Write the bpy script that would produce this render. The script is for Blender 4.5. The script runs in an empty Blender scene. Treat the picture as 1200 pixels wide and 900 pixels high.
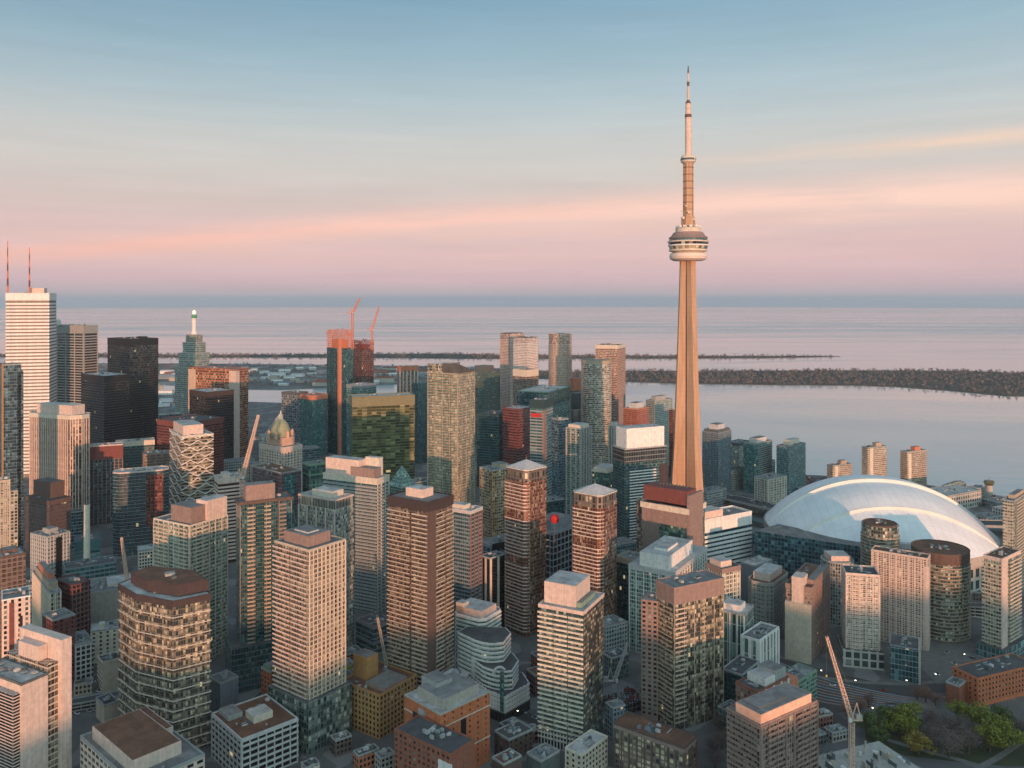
import bpy, math, random
from math import sin, cos, pi, radians
S = bpy.context.scene
C = S.collection
# ------------------------------------------------------------------ camera
F, H, EY = 960.0, 285.0, 351.0          # focal length in photo pixels, drone height, eye-level row
cam = bpy.data.cameras.new("camera"); camo = bpy.data.objects.new("camera", cam); C.objects.link(camo)
camo.location = (0, 0, H); camo.rotation_euler = (radians(90), 0, 0)
cam.sensor_width = 36; cam.lens = 36*F/1200; cam.shift_y = -(450-EY)/1200
cam.clip_start = 1; cam.clip_end = 120000
S.camera = camo
# ------------------------------------------------------------------ light
SUN_EL, SUN_AZ = 2.3, 10.0               # degrees: low sun behind the camera, to its right
sl = bpy.data.lights.new("sun", 'SUN'); so = bpy.data.objects.new("sun", sl); C.objects.link(so)
sl.energy = 4.6; sl.angle = radians(0.6); sl.color = (1.0, 0.46, 0.25)
sd = (sin(radians(SUN_AZ))*cos(radians(SUN_EL)), -cos(radians(SUN_AZ))*cos(radians(SUN_EL)), sin(radians(SUN_EL)))
import mathutils
so.rotation_euler = mathutils.Vector(sd).to_track_quat('Z', 'Y').to_euler()
S.view_settings.view_transform = 'Standard'; S.view_settings.look = 'None'
S.view_settings.exposure = 0.0; S.view_settings.gamma = 1.0
S.view_settings.use_curve_mapping = False
S.cycles.max_bounces = 5; S.cycles.diffuse_bounces = 3; S.cycles.glossy_bounces = 3
S.cycles.transparent_max_bounces = 8; S.cycles.volume_bounces = 0
S.cycles.use_denoising = True
try:
    S.cycles.denoiser = 'OPENIMAGEDENOISE'; S.cycles.denoising_input_passes = 'RGB_ALBEDO_NORMAL'
except Exception: pass
S.cycles.sample_clamp_indirect = 4
def lin(c):
    return tuple(((v/255)/12.92 if v/255 <= .04045 else ((v/255+.055)/1.055)**2.4) for v in c)
# ------------------------------------------------------------------ node helper
class NT:
    def __init__(s, nt): s.nt = nt
    def n(s, typ, **kw):
        nd = s.nt.nodes.new(typ)
        for k, v in kw.items():
            if k == 'ins':
                for i, x in v.items():
                    if hasattr(x, 'links') or isinstance(x, bpy.types.NodeSocket): s.nt.links.new(x, nd.inputs[i])
                    else: nd.inputs[i].default_value = x
            else: setattr(nd, k, v)
        return nd
    def math(s, op, a, b=0.0, c=None, clamp=False):
        d = {0: a, 1: b}
        if c is not None: d[2] = c
        return s.n('ShaderNodeMath', operation=op, use_clamp=clamp, ins=d).outputs[0]
    def mix(s, f, a, b):
        nd = s.n('ShaderNodeMix', data_type='RGBA'); 
        for i, x in ((0, f), (6, a), (7, b)):
            if isinstance(x, bpy.types.NodeSocket): s.nt.links.new(x, nd.inputs[i])
            else: nd.inputs[i].default_value = x if i == 0 else (x[0], x[1], x[2], 1)
        return nd.outputs[2]
    def ramp(s, f, stops, interp='LINEAR'):
        nd = s.n('ShaderNodeValToRGB', ins={0: f}); cr = nd.color_ramp; cr.interpolation = interp
        while len(cr.elements) < len(stops): cr.elements.new(0.5)
        for e, (p, c) in zip(cr.elements, stops):
            e.position = p; e.color = (c[0], c[1], c[2], 1)
        return nd.outputs[0]
HAZE = 2.3e-5
# ------------------------------------------------------------------ sky
W = bpy.data.worlds.new("World"); S.world = W; W.use_nodes = True
def build_world():
    nt = W.node_tree; nt.nodes.clear(); N = NT(nt)
    tc = N.n('ShaderNodeTexCoord'); sp = N.n('ShaderNodeSeparateXYZ', ins={0: tc.outputs['Generated']})
    x, y, z = sp.outputs
    az = N.math('ARCTAN2', x, y)                       # 0 ahead of the drone, + to the right
    # dusk gradient opposite the sunset: slate band, pink belt, peach, pale, blue
    st = [(-.03, (138,154,170)), (-.003, (112,150,174)), (.002, (116,150,174)), (.008, (178,170,184)), (.022, (204,178,189)), (.05, (219,185,189)), (.085, (215,186,188)),
          (.115, (205,186,185)), (.15, (203,195,192)), (.19, (196,197,196)), (.235, (176,192,199)), (.285, (152,180,194)), (.345, (128,164,186)), (.45, (106,146,172)), (.7, (84,124,154)), (1, (78,116,148))]
    g = N.math('DIVIDE', N.math('ADD', z, .03), 1.03)
    front = N.ramp(g, [((p+.03)/1.03, lin(c)) for p, c in st])
    # long streaks of pink cloud, rising to the right
    el = N.math('ARCTAN2', z, N.math('SQRT', N.math('ADD', N.math('MULTIPLY', x, x), N.math('MULTIPLY', y, y))))
    def streak(c0, slope, wid, sc, seed, lo, hi, curv=0.0):
        c = N.math('SUBTRACT', el, N.math('ADD', N.math('MULTIPLY', az, N.math('ADD', N.math('MULTIPLY', az, curv), slope)), c0))
        if curv: wid = N.math('ADD', N.math('MULTIPLY', az, .011), wid)
        cv = N.n('ShaderNodeCombineXYZ', ins={0: N.math('MULTIPLY', az, sc), 1: N.math('MULTIPLY', c, sc*11), 2: seed})
        nz = N.n('ShaderNodeTexNoise', ins={'Vector': cv.outputs[0], 'Scale': 1.0, 'Detail': 6.0, 'Roughness': .55}).outputs[0]
        q = N.math('DIVIDE', c, wid); q = N.math('MULTIPLY', q, q)
        m = N.math('POWER', 2.718, N.math('MULTIPLY', q, -1.0))
        nn = N.n('ShaderNodeMapRange', ins={0: nz, 1: lo, 2: hi}).outputs[0]
        return N.math('MULTIPLY', m, nn)
    s1 = streak(.102, .060, .0165, 4.5, 3.0, .12, .50, -.075)
    s2 = streak(.159, .018, .0095, 3.4, 8.0, .30, .58)
    s2 = N.math('MULTIPLY', s2, N.n('ShaderNodeMapRange', ins={0: az, 1: .16, 2: .42}).outputs[0])
    s3 = streak(.055, .015, .030, 3.0, 14.0, .42, .68)
    s4 = streak(.075, .03, .014, 3.5, 21.0, .45, .62)
    front = N.mix(N.math('MULTIPLY', s3, .35), front, lin((200,168,184)))
    front = N.mix(N.math('MULTIPLY', s4, .55), front, lin((234,190,180)))
    warm = N.n('ShaderNodeMapRange', ins={0: az, 1: -.5, 2: .5}).outputs[0]
    scol = N.mix(warm, lin((240,184,176)), lin((253,211,196)))
    front = N.mix(N.math('MULTIPLY', s1, .92), front, scol)
    front = N.mix(N.math('MULTIPLY', s2, .85), front, lin((238,205,184)))
    cv = N.n('ShaderNodeCombineXYZ', ins={0: N.math('MULTIPLY', az, 5.0), 1: N.math('MULTIPLY', el, 60.0), 2: 2.0})
    nz = N.n('ShaderNodeTexNoise', ins={'Vector': cv.outputs[0], 'Scale': 1.0, 'Detail': 5.0}).outputs[0]
    lft = N.math('MULTIPLY', N.n('ShaderNodeMapRange', ins={0: az, 1: .15, 2: -.6}).outputs[0], N.n('ShaderNodeMapRange', ins={0: z, 1: .16, 2: .36}).outputs[0])
    front = N.mix(N.math('MULTIPLY', lft, .42), front, lin((84,124,152)))
    mot = N.n('ShaderNodeMapRange', ins={0: nz, 1: .3, 2: .7, 3: .965, 4: 1.035}).outputs[0]
    front = N.n('ShaderNodeVectorMath', operation='SCALE', ins={0: front, 'Scale': mot}).outputs[0]
    # the sunset half behind: brightened and tinted teal as fill light on the visible walls
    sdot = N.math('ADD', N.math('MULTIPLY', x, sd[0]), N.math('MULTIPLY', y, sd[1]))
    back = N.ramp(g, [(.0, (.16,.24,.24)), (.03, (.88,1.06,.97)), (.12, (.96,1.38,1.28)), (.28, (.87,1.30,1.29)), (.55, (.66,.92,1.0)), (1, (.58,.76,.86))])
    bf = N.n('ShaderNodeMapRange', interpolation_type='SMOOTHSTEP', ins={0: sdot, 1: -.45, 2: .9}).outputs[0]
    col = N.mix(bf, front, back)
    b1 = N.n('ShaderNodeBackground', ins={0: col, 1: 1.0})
    sky = N.n('ShaderNodeTexSky', sky_type='NISHITA', sun_disc=False, sun_elevation=radians(SUN_EL), altitude=200.0)
    sky.sun_rotation = radians(180-SUN_AZ)
    b2 = N.n('ShaderNodeBackground', ins={0: sky.outputs[0], 1: .03})
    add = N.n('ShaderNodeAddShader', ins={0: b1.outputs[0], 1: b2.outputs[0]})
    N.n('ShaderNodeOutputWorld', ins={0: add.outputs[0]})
build_world()
# ------------------------------------------------------------------ materials
MATS = {}  # one material per kind of surface
def newmat(key):
    m = bpy.data.materials.new(key); m.use_nodes = True; m.node_tree.nodes.clear()
    N = NT(m.node_tree); p = N.n('ShaderNodeBsdfPrincipled'); N.n('ShaderNodeOutputMaterial', ins={0: p.outputs[0]})
    return m, N, p
PAL = dict(white=(.74,.72,.70), cream=(.62,.56,.47), beige=(.50,.43,.35), tan=(.40,.33,.25), pink=(.61,.49,.43), brown=(.115,.075,.064),
    dbrown=(.052,.036,.037), maroon=(.17,.055,.05), black=(.014,.015,.018), grey=(.33,.345,.34), lgrey=(.50,.50,.50), dgrey=(.095,.115,.118),
    conc=(.40,.375,.34), brick=(.27,.095,.06), obrick=(.50,.155,.068), gbrick=(.42,.225,.085), mauve=(.27,.195,.175), copper=(.20,.29,.225), teal=(.05,.15,.16),
    dteal=(.02,.055,.065), olive=(.18,.175,.105), orange=(.42,.15,.085), red=(.5,.03,.035), slate=(.20,.235,.27), salmon=(.55,.2,.12), roofbrown=(.16,.075,.045),
    roofgrey=(.20,.195,.19), roofdark=(.085,.085,.088), rooflight=(.42,.41,.40), yellow=(.6,.45,.1), lime=(.35,.40,.05), steel=(.42,.43,.45), green=(.08,.3,.15),
    asphalt=(.045,.045,.048), pave=(.20,.19,.18), dirt=(.12,.09,.07), ballast=(.075,.066,.063), lawn=(.05,.065,.025), craneWhite=(.62,.44,.35), patina=(.30,.31,.20), peachstone=(.56,.36,.27), peach=(.78,.45,.33), craneRed=(.5,.12,.08))
def wall(key, rough=.82, var=.22, sc=.35, streak=True):
    k = 'w_'+key
    if k in MATS: return MATS[k]
    m, N, p = newmat(key+'_surface'); c = PAL[key]
    tc = N.n('ShaderNodeTexCoord')
    nz = N.n('ShaderNodeTexNoise', ins={'Vector': tc.outputs['Object'], 'Scale': sc, 'Detail': 6.0, 'Roughness': .65}).outputs[0]
    mp = N.n('ShaderNodeMapping', ins={0: tc.outputs['Object'], 3: (1.1, 1.1, .04)})
    n2 = N.n('ShaderNodeTexNoise', ins={'Vector': mp.outputs[0], 'Scale': 1.0, 'Detail': 3.0}).outputs[0]
    f = N.n('ShaderNodeMapRange', ins={0: nz, 1: .3, 2: .7, 3: 1-var, 4: 1+var*.6}).outputs[0]
    if streak:
        f = N.math('MULTIPLY', f, N.n('ShaderNodeMapRange', ins={0: n2, 1: .3, 2: .7, 3: .86, 4: 1.08}).outputs[0])
    oi = N.n('ShaderNodeObjectInfo')
    f = N.math('MULTIPLY', f, N.n('ShaderNodeMapRange', ins={0: oi.outputs['Random'], 3: .95, 4: 1.05}).outputs[0])
    col = N.n('ShaderNodeVectorMath', operation='SCALE', ins={0: c, 'Scale': f}).outputs[0]
    N.nt.links.new(col, p.inputs['Base Color']); p.inputs['Roughness'].default_value = rough
    if key == 'black': p.inputs['Roughness'].default_value = .35
    MATS[k] = m; return m
def plain(key, col, rough=.6, metal=0.0, emit=0.0):
    k = 'p_'+key
    if k in MATS: return MATS[k]
    m, N, p = newmat(key)
    p.inputs['Base Color'].default_value = (*col, 1); p.inputs['Roughness'].default_value = rough; p.inputs['Metallic'].default_value = metal
    if emit: p.inputs['Emission Color'].default_value = (*col, 1); p.inputs['Emission Strength'].default_value = emit
    MATS[k] = m; return m
def roofmat(key):
    k = 'r_'+key
    if k in MATS: return MATS[k]
    m, N, p = newmat(key+'_roofing'); c = PAL[key]
    tc = N.n('ShaderNodeTexCoord')
    nz = N.n('ShaderNodeTexNoise', ins={'Vector': tc.outputs['Object'], 'Scale': .12, 'Detail': 7.0, 'Roughness': .7}).outputs[0]
    vo = N.n('ShaderNodeTexVoronoi', ins={'Vector': tc.outputs['Object'], 'Scale': .13}, distance='MANHATTAN').outputs['Color']
    f = N.n('ShaderNodeMapRange', ins={0: nz, 1: .3, 2: .7, 3: .6, 4: 1.3}).outputs[0]
    v = N.n('ShaderNodeSeparateColor', ins={0: vo}).outputs[0]
    f = N.math('MULTIPLY', f, N.n('ShaderNodeMapRange', ins={0: v, 3: .82, 4: 1.15}).outputs[0])
    col = N.n('ShaderNodeVectorMath', operation='SCALE', ins={0: c, 'Scale': f}).outputs[0]
    N.nt.links.new(col, p.inputs['Base Color']); p.inputs['Roughness'].default_value = .9
    MATS[k] = m; return m
TINT = dict(teal=((.020,.085,.092), (.20,.42,.40)), dteal=((.010,.048,.058), (.08,.20,.21)), green=((.022,.082,.066), (.30,.50,.40)), gold=((.028,.038,.032), (.68,.60,.42)),
    black=((.006,.007,.010), (.035,.036,.042)), red=((.055,.016,.015), (.22,.075,.05)), blue=((.014,.042,.064), (.12,.25,.30)), brown=((.045,.028,.022), (.42,.35,.26)),
    grey=((.030,.048,.052), (.32,.37,.36)), mixed=((.022,.054,.050), (.56,.62,.52)), pinkish=((.10,.055,.05), (.6,.42,.36)), olive=((.05,.055,.02), (.33,.33,.14)))
def glass(tint, frac=.3, pw=1.6, fh=3.2, frame='dgrey', mu=.08, mv=.12, lit=.006, vary=.30, rough=.10, metal=.0):
    """glazed wall: panes of different blinds and curtains behind glass, in a frame of mullions"""
    k = ('g', tint, frac, pw, fh, frame, mu, mv, lit, vary, rough)
    if k in MATS: return MATS[k]
    mu *= .72; mv *= .8; lit *= .5; m, N, p = newmat(tint+'_glazing'); dk, lt = TINT[tint]
    uv = N.n('ShaderNodeUVMap'); sp = N.n('ShaderNodeSeparateXYZ', ins={0: uv.outputs[0]})
    oi = N.n('ShaderNodeObjectInfo')
    u = N.math('DIVIDE', sp.outputs[0], pw); v = N.math('DIVIDE', sp.outputs[1], fh)
    cell = N.n('ShaderNodeCombineXYZ', ins={0: N.math('FLOOR', u), 1: N.math('FLOOR', v), 2: N.math('MULTIPLY', oi.outputs['Random'], 91.0)})
    wn = N.n('ShaderNodeTexWhiteNoise', noise_dimensions='3D', ins={0: cell.outputs[0]})
    sc = N.n('ShaderNodeSeparateColor', ins={0: wn.outputs['Color']})
    big = N.n('ShaderNodeTexNoise', ins={'Vector': cell.outputs[0], 'Scale': .17, 'Detail': 2.0}).outputs[0]
    r = N.math('ADD', sc.outputs[0], N.math('MULTIPLY', N.math('SUBTRACT', big, .5), vary*2.2))
    bay = N.n('ShaderNodeTexWhiteNoise', noise_dimensions='2D', ins={0: N.n('ShaderNodeCombineXYZ', ins={0: N.math('FLOOR', N.math('DIVIDE', u, 3.0)), 1: N.math('MULTIPLY', oi.outputs['Random'], 77.0)}).outputs[0]}).outputs[0]
    r = N.math('ADD', r, N.math('MULTIPLY', N.math('SUBTRACT', bay, .5), vary*.9))
    flo = N.n('ShaderNodeTexWhiteNoise', noise_dimensions='2D', ins={0: N.n('ShaderNodeCombineXYZ', ins={0: N.math('FLOOR', v), 1: N.math('MULTIPLY', oi.outputs['Random'], 33.0)}).outputs[0]}).outputs[0]
    r = N.math('ADD', r, N.math('MULTIPLY', N.math('SUBTRACT', flo, .5), .28))
    fac = N.n('ShaderNodeMapRange', ins={0: r, 1: 1-frac-.30, 2: 1-frac+.30}).outputs[0]
    fac = N.math('MULTIPLY', fac, N.n('ShaderNodeMapRange', ins={0: sc.outputs[1], 3: .35, 4: 1.0}).outputs[0])
    # a blind pulled part of the way down
    bl = N.math('GREATER_THAN', N.math('FRACT', v), N.math('MULTIPLY', sc.outputs[2], .75))
    fac = N.math('MULTIPLY', fac, N.math('ADD', N.math('MULTIPLY', bl, .55), .45))
    col = N.mix(fac, dk, lt)
    fr = N.math('MAXIMUM', N.math('LESS_THAN', N.math('FRACT', u), mu), N.math('LESS_THAN', N.math('FRACT', v), mv))
    fc = PAL[frame]
    nz = N.n('ShaderNodeTexNoise', ins={'Vector': sp.inputs[0].links[0].from_socket, 'Scale': .08, 'Detail': 5.0}).outputs[0]
    fcol = N.n('ShaderNodeVectorMath', operation='SCALE', ins={0: fc, 'Scale': N.n('ShaderNodeMapRange', ins={0: nz, 1: .3, 2: .7, 3: .82, 4: 1.12}).outputs[0]}).outputs[0]
    col = N.mix(fr, col, fcol)
    N.nt.links.new(col, p.inputs['Base Color'])
    rg = N.math('ADD', N.math('MULTIPLY', fac, .25), rough)
    rg = N.math('ADD', N.math('MULTIPLY', fr, .5), rg, clamp=True)
    N.nt.links.new(rg, p.inputs['Roughness'])
    p.inputs['IOR'].default_value = 2.0
    ge = N.n('ShaderNodeNewGeometry')
    off = N.n('ShaderNodeVectorMath', operation='SUBTRACT', ins={0: wn.outputs['Color'], 1: (.5, .5, .5)}).outputs[0]
    off = N.n('ShaderNodeVectorMath', operation='SCALE', ins={0: off, 'Scale': N.math('MULTIPLY', N.math('SUBTRACT', 1.0, fr), .09)}).outputs[0]
    nn = N.n('ShaderNodeVectorMath', operation='NORMALIZE', ins={0: N.n('ShaderNodeVectorMath', operation='ADD', ins={0: ge.outputs['Normal'], 1: off}).outputs[0]}).outputs[0]
    N.nt.links.new(nn, p.inputs['Normal'])
    if lit:
        li = N.math('MULTIPLY', N.math('GREATER_THAN', sc.outputs[2], 1-lit), N.math('SUBTRACT', 1.0, fr))
        p.inputs['Emission Color'].default_value = (1, .72, .36, 1)
        N.nt.links.new(N.math('MULTIPLY', li, .55), p.inputs['Emission Strength'])
    MATS[k] = m; return m
# ------------------------------------------------------------------ mesh builder
class MB:
    def __init__(s): s.v, s.f, s.uv, s.mi = [], [], [], []
    def face(s, pts, uvs=None, mi=0):
        b = len(s.v); s.v += [tuple(q) for q in pts]; s.f.append(tuple(range(b, b+len(pts)))); s.mi.append(mi)
        s.uv += uvs if uvs else [(q[0], q[1]) for q in pts]
    def prism(s, poly, z0, z1, top=True, bottom=False, mi=0, u0=0.0, poly2=None):
        n = len(poly); u = u0; p2 = poly2 or poly
        for i in range(n):
            a, b = poly[i], poly[(i+1) % n]; a2, b2 = p2[i], p2[(i+1) % n]; l = math.hypot(b[0]-a[0], b[1]-a[1])
            s.face([(*a, z0), (*b, z0), (*b2, z1), (*a2, z1)], [(u, z0), (u+l, z0), (u+l, z1), (u, z1)], mi); u += l
        if top: s.face([(*q, z1) for q in p2], mi=mi)
        if bottom: s.face([(*q, z0) for q in reversed(poly)], mi=mi)
    def box(s, cx, cy, z0, sx, sy, sz, a=0.0, mi=0):
        c, n = cos(a), sin(a)
        poly = [(cx+x*c-y*n, cy+x*n+y*c) for x, y in ((-sx/2, -sy/2), (sx/2, -sy/2), (sx/2, sy/2), (-sx/2, sy/2))]
        s.prism(poly, z0, z0+sz, True, True, mi)
    def bar(s, p, q, r, r2=None, n=4, mi=0):
        P, Q = mathutils.Vector(p), mathutils.Vector(q); d = (Q-P)
        if d.length < 1e-6: return
        d.normalize(); up = mathutils.Vector((0, 0, 1)) if abs(d.z) < .95 else mathutils.Vector((1, 0, 0))
        a = d.cross(up).normalized(); b = d.cross(a); r2 = r if r2 is None else r2
        A = [P+(a*cos(2*pi*(i+.5)/n)+b*sin(2*pi*(i+.5)/n))*r for i in range(n)]
        B = [Q+(a*cos(2*pi*(i+.5)/n)+b*sin(2*pi*(i+.5)/n))*r2 for i in range(n)]
        for i in range(n): s.face([A[(i+1) % n], A[i], B[i], B[(i+1) % n]], mi=mi)
        s.face(A, mi=mi); s.face(list(reversed(B)), mi=mi)
    def lathe(s, prof, n=32, cx=0, cy=0, mi=0):
        R = [[(cx+r*cos(2*pi*i/n), cy+r*sin(2*pi*i/n), z) for i in range(n)] for r, z in prof]
        for k in range(len(prof)-1):
            for i in range(n):
                j = (i+1) % n
                s.face([R[k][i], R[k][j], R[k+1][j], R[k+1][i]], [(i*2., prof[k][1]), (i*2.+2, prof[k][1]), (i*2.+2, prof[k+1][1]), (i*2., prof[k+1][1])], mi)
        s.face(R[-1], mi=mi); s.face(list(reversed(R[0])), mi=mi)
    def mesh(s, name, mats, smooth=False):
        me = bpy.data.meshes.new(name); me.from_pydata(s.v, [], s.f)
        ul = me.uv_layers.new(name='UVMap'); ul.data.foreach_set('uv', [c for q in s.uv for c in q])
        for m in (mats if isinstance(mats, (list, tuple)) else [mats]): me.materials.append(m)
        if any(s.mi): me.polygons.foreach_set('material_index', s.mi)
        if smooth: me.polygons.foreach_set('use_smooth', [True]*len(s.f))
        me.update(); return me
    def build(s, name, mats, parent=None, loc=(0, 0, 0), smooth=False):
        return link(s.mesh(name, mats, smooth), name, parent, loc)
def link(me, name, parent=None, loc=(0, 0, 0), rz=0.0):
    o = bpy.data.objects.new(name, me); C.objects.link(o); o.location = loc
    if rz: o.rotation_euler = (0, 0, rz)
    if parent: o.parent = parent
    return o
def thing(name, label, cat, loc=(0, 0, 0), rz=0.0, group=None):
    o = bpy.data.objects.new(name, None); C.objects.link(o); o.location = loc; o.rotation_euler = (0, 0, rz)
    o.empty_display_size = 1
    o['label'] = label; o['category'] = cat
    if group: o['group'] = group
    return o
def struct(o, kind='structure'): o['kind'] = kind; return o
def copy_tree(o, loc, rz=0.0, label=None, parent=None, scale=None):
    c = o.copy(); C.objects.link(c)
    if parent: c.parent = parent
    else:
        c.location = loc; c.rotation_euler = (0, 0, rz)
        if label: c['label'] = label
        if scale: c.scale = scale
    for ch in o.children: copy_tree(ch, None, 0, None, c)
    return c
# ------------------------------------------------------------------ plan geometry
def PX(x, Y): return (x-600)/F*Y
def PZ(y, Y): return H-(y-EY)*Y/F
def outset(poly, d):
    n = len(poly); out = []
    for i in range(n):
        a, b, c = poly[i-1], poly[i], poly[(i+1) % n]
        e1 = (b[0]-a[0], b[1]-a[1]); e2 = (c[0]-b[0], c[1]-b[1])
        l1, l2 = math.hypot(*e1) or 1e-9, math.hypot(*e2) or 1e-9
        n1 = (e1[1]/l1, -e1[0]/l1); n2 = (e2[1]/l2, -e2[0]/l2)
        k = 1+n1[0]*n2[0]+n1[1]*n2[1]; k = max(k, .25)
        out.append((b[0]+d*(n1[0]+n2[0])/k, b[1]+d*(n1[1]+n2[1])/k))
    return out
def ptat(poly, p):
    n = len(poly); i = math.floor(p); t = p-i; a, b = poly[i % n], poly[(i+1) % n]
    return (a[0]+(b[0]-a[0])*t, a[1]+(b[1]-a[1])*t)
def pathat(poly, p0, p1):
    ps = [p0]+[k for k in range(math.floor(p0)+1, math.ceil(p1))]+[p1]
    return [ptat(poly, p) for p in ps]
FOOT = []      # (label, polygon) of every building, for the overlap check
WIN_MAX = 100
def rectfoot(xl, xc, xr, Y, th, w1=None, w2=None):
    s, c = sin(radians(th)), cos(radians(th)); X0 = PX(xc, Y)
    a, b = (xl-600)/F, (xr-600)/F if xr else None
    if w1 is None: w1 = (X0-a*Y)/(c+a*s)
    if w2 is None: w2 = (b*Y-X0)/(s-b*c)
    t1, t2 = (-c, s), (s, c)
    P = lambda u, v: (X0+t1[0]*u*w1+t2[0]*v*w2, Y+t1[1]*u*w1+t2[1]*v*w2)
    return P, w1, w2
def roundfoot(cx, cy, rx, ry=None, n=28, rot=0.0):
    ry = ry or rx; c, s = cos(rot), sin(rot)
    return [(cx+rx*cos(2*pi*i/n)*c-ry*sin(2*pi*i/n)*s, cy+rx*cos(2*pi*i/n)*s+ry*sin(2*pi*i/n)*c) for i in range(n)]
def raise_building(name, label, poly, z1, core, cat='tower', fh=3.2, z0=0.0, band=None, piers=None, balc=None, cap=None, roof='roofgrey',
                   par=(.9, None), pent=(), adds=(), P=None, units=3, win=None, seed=0, top_out=.05, group=None, every=1, podium=None, zig=None, zlist=()):
    """one building: an Empty at its base that parents its walls, floors, piers, balconies, windows and roof"""
    rnd = random.Random(seed or (hash_(label)))
    n = len(poly); cx = sum(q[0] for q in poly)/n; cy = sum(q[1] for q in poly)/n
    FOOT.append((label, poly, z1))
    L = [(q[0]-cx, q[1]-cy) for q in poly]
    T = thing(name, label, cat, (cx, cy, z0), group=group)
    h = z1-z0
    m = MB(); m.prism(L, 0, h, top=True); m.build('facade', core, T)
    ctop = h
    if cap:
        ch, cm, co = cap; cp = outset(L, co); m = MB(); m.prism(cp, h-ch, h+.02, True, True); m.build('crown', cm if not isinstance(cm, str) else wall(cm), T); ctop = h-ch
        L2 = cp
    else: L2 = L
    nf = int(ctop/fh)
    if band:
        bm, bh, bo = band[:3]; ply = outset(L, bo)
        m = MB(); m.prism(ply, -bh/2, bh/2, True, True); me = m.mesh('floor_band', wall(bm) if isinstance(bm, str) else bm)
        for k in range(0 if not cap else 1, nf+1, every):
            z = ctop-k*fh-(bh/2 if k == 0 else 0)
            if z > bh: link(me, 'floor_band', T, (0, 0, z))
    if piers:
        edges, spc, pw_, pd, pm = piers
        m = MB(); m.box(0, 0, 0, pw_, pd*2, ctop-.12); me = m.mesh('pier', wall(pm) if isinstance(pm, str) else pm)
        cnt = 0
        for e in edges:
            a, b = L[e % n], L[(e+1) % n]; l = math.hypot(b[0]-a[0], b[1]-a[1]); k = max(1, round(l/spc))
            for i in range(k+1 if len(edges) < n else k):
                t = (i)/k; t = min(max(t, pw_*.55/l), 1-pw_*.55/l)
                if cnt < 100: link(me, 'pier', T, (a[0]+(b[0]-a[0])*t, a[1]+(b[1]-a[1])*t, .06), math.atan2(b[1]-a[1], b[0]-a[0]))
                cnt += 1
    for bi, bc in enumerate(balc or ()):
        p0, p1, dep, bmat = bc[:4]; skip = bc[4] if len(bc) > 4 else ()
        inner, outer, rin = pathat(outset(L, -.02), p0, p1), pathat(outset(L, dep), p0, p1), pathat(outset(L, dep-.14), p0, p1)
        m = MB(); foot = inner+list(reversed(outer)); foot = list(reversed(foot))
        m.prism(foot, -.25, 0, True, True)
        r = list(reversed(rin+list(reversed(outer)))); m.prism(r, .003, bc[5] if len(bc) > 5 else .98, True, False)
        for e in (0, -1):
            a, b = inner[e], outer[e]; m.bar((*a, .55), (*b, .55), .5, n=4) if False else None
        me = m.mesh('balcony', wall(bmat))
        cnt = 0
        for k in range(1, nf):
            if k in skip: continue
            if cnt < 100: link(me, 'balcony', T, (0, 0, ctop-k*fh))
            cnt += 1
    if zig:
        zm, bh, amp, step = zig
        oo = outset(L, .35); L_, C0, R_ = oo[-1], oo[0], oo[1]
        for k in range(int(h/step)+1):
            z = h-1-k*step; sg = 1 if k % 2 else -1
            if z < amp+2: break
            m = MB(); path = []
            for (a, b, pts) in ((L_, C0, 3), (C0, R_, 4)):
                for i in range(pts): path.append((a[0]+(b[0]-a[0])*i/pts, a[1]+(b[1]-a[1])*i/pts))
            path.append(R_)
            zs = [z+sg*amp*(.5 if i % 2 else -.5) for i in range(len(path))]
            for i in range(len(path)-1): m.bar((*path[i], zs[i]), (*path[i+1], zs[i+1]), bh)
            m.build('zigzag_band', wall(zm), T)
    if win:
        edges, sp_, ww, wh, wm = win[:5]; pts = []
        for e in edges:
            a, b = L[e % n], L[(e+1) % n]; l = math.hypot(b[0]-a[0], b[1]-a[1]); k = max(1, int((l-1)/sp_)); a0 = math.atan2(b[1]-a[1], b[0]-a[0])
            for f in range(nf):
                for i in range(k):
                    t = (i+.5)/k; pts.append((ctop-(f+1)*fh+.9, a[0]+(b[0]-a[0])*t, a[1]+(b[1]-a[1])*t, a0))
        pts.sort(key=lambda q: -q[0]); gm = [glass(t, .35, 9, 9, 'dgrey', 0, 0, .0) for t in ('black', 'grey', 'mixed')]
        mes = []
        for g_ in gm:
            m = MB(); m.box(0, 0, 0, ww, .24, wh); mes.append(m.mesh('window', g_))
        rest = MB()
        for i, (z, x, y, a0) in enumerate(pts):
            if i < WIN_MAX: link(mes[rnd.choice((0, 0, 0, 0, 1, 1, 2))], 'window', T, (x, y, z), a0)
            else: rest.box(x, y, z, ww, .24, wh, a0)
        if rest.f: struct(rest.build('windows', gm[0], T), 'stuff')
    # roof, parapet and what stands on it
    ins = outset(L2, -.55)
    m = MB(); m.prism(ins, h+.03, h+.16); m.build('roof', roofmat(roof), T)
    ph, pm = par
    if ph:
        m = MB(); o1 = outset(L2, top_out+.06); k = len(L2)
        for i in range(k):
            j = (i+1) % k
            m.face([(*o1[i], h-.4), (*o1[j], h-.4), (*o1[j], h+ph), (*o1[i], h+ph)]); m.face([(*ins[j], h+.05), (*ins[i], h+.05), (*ins[i], h+ph), (*ins[j], h+ph)])
            m.face([(*o1[i], h+ph), (*o1[j], h+ph), (*ins[j], h+ph), (*ins[i], h+ph)])
        pmm = pm or (cap[1] if cap and isinstance(cap[1], str) else None) or (band[0] if band and isinstance(band[0], str) else 'grey')
        m.build('parapet', wall(pmm), T)
    occ = []
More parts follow.
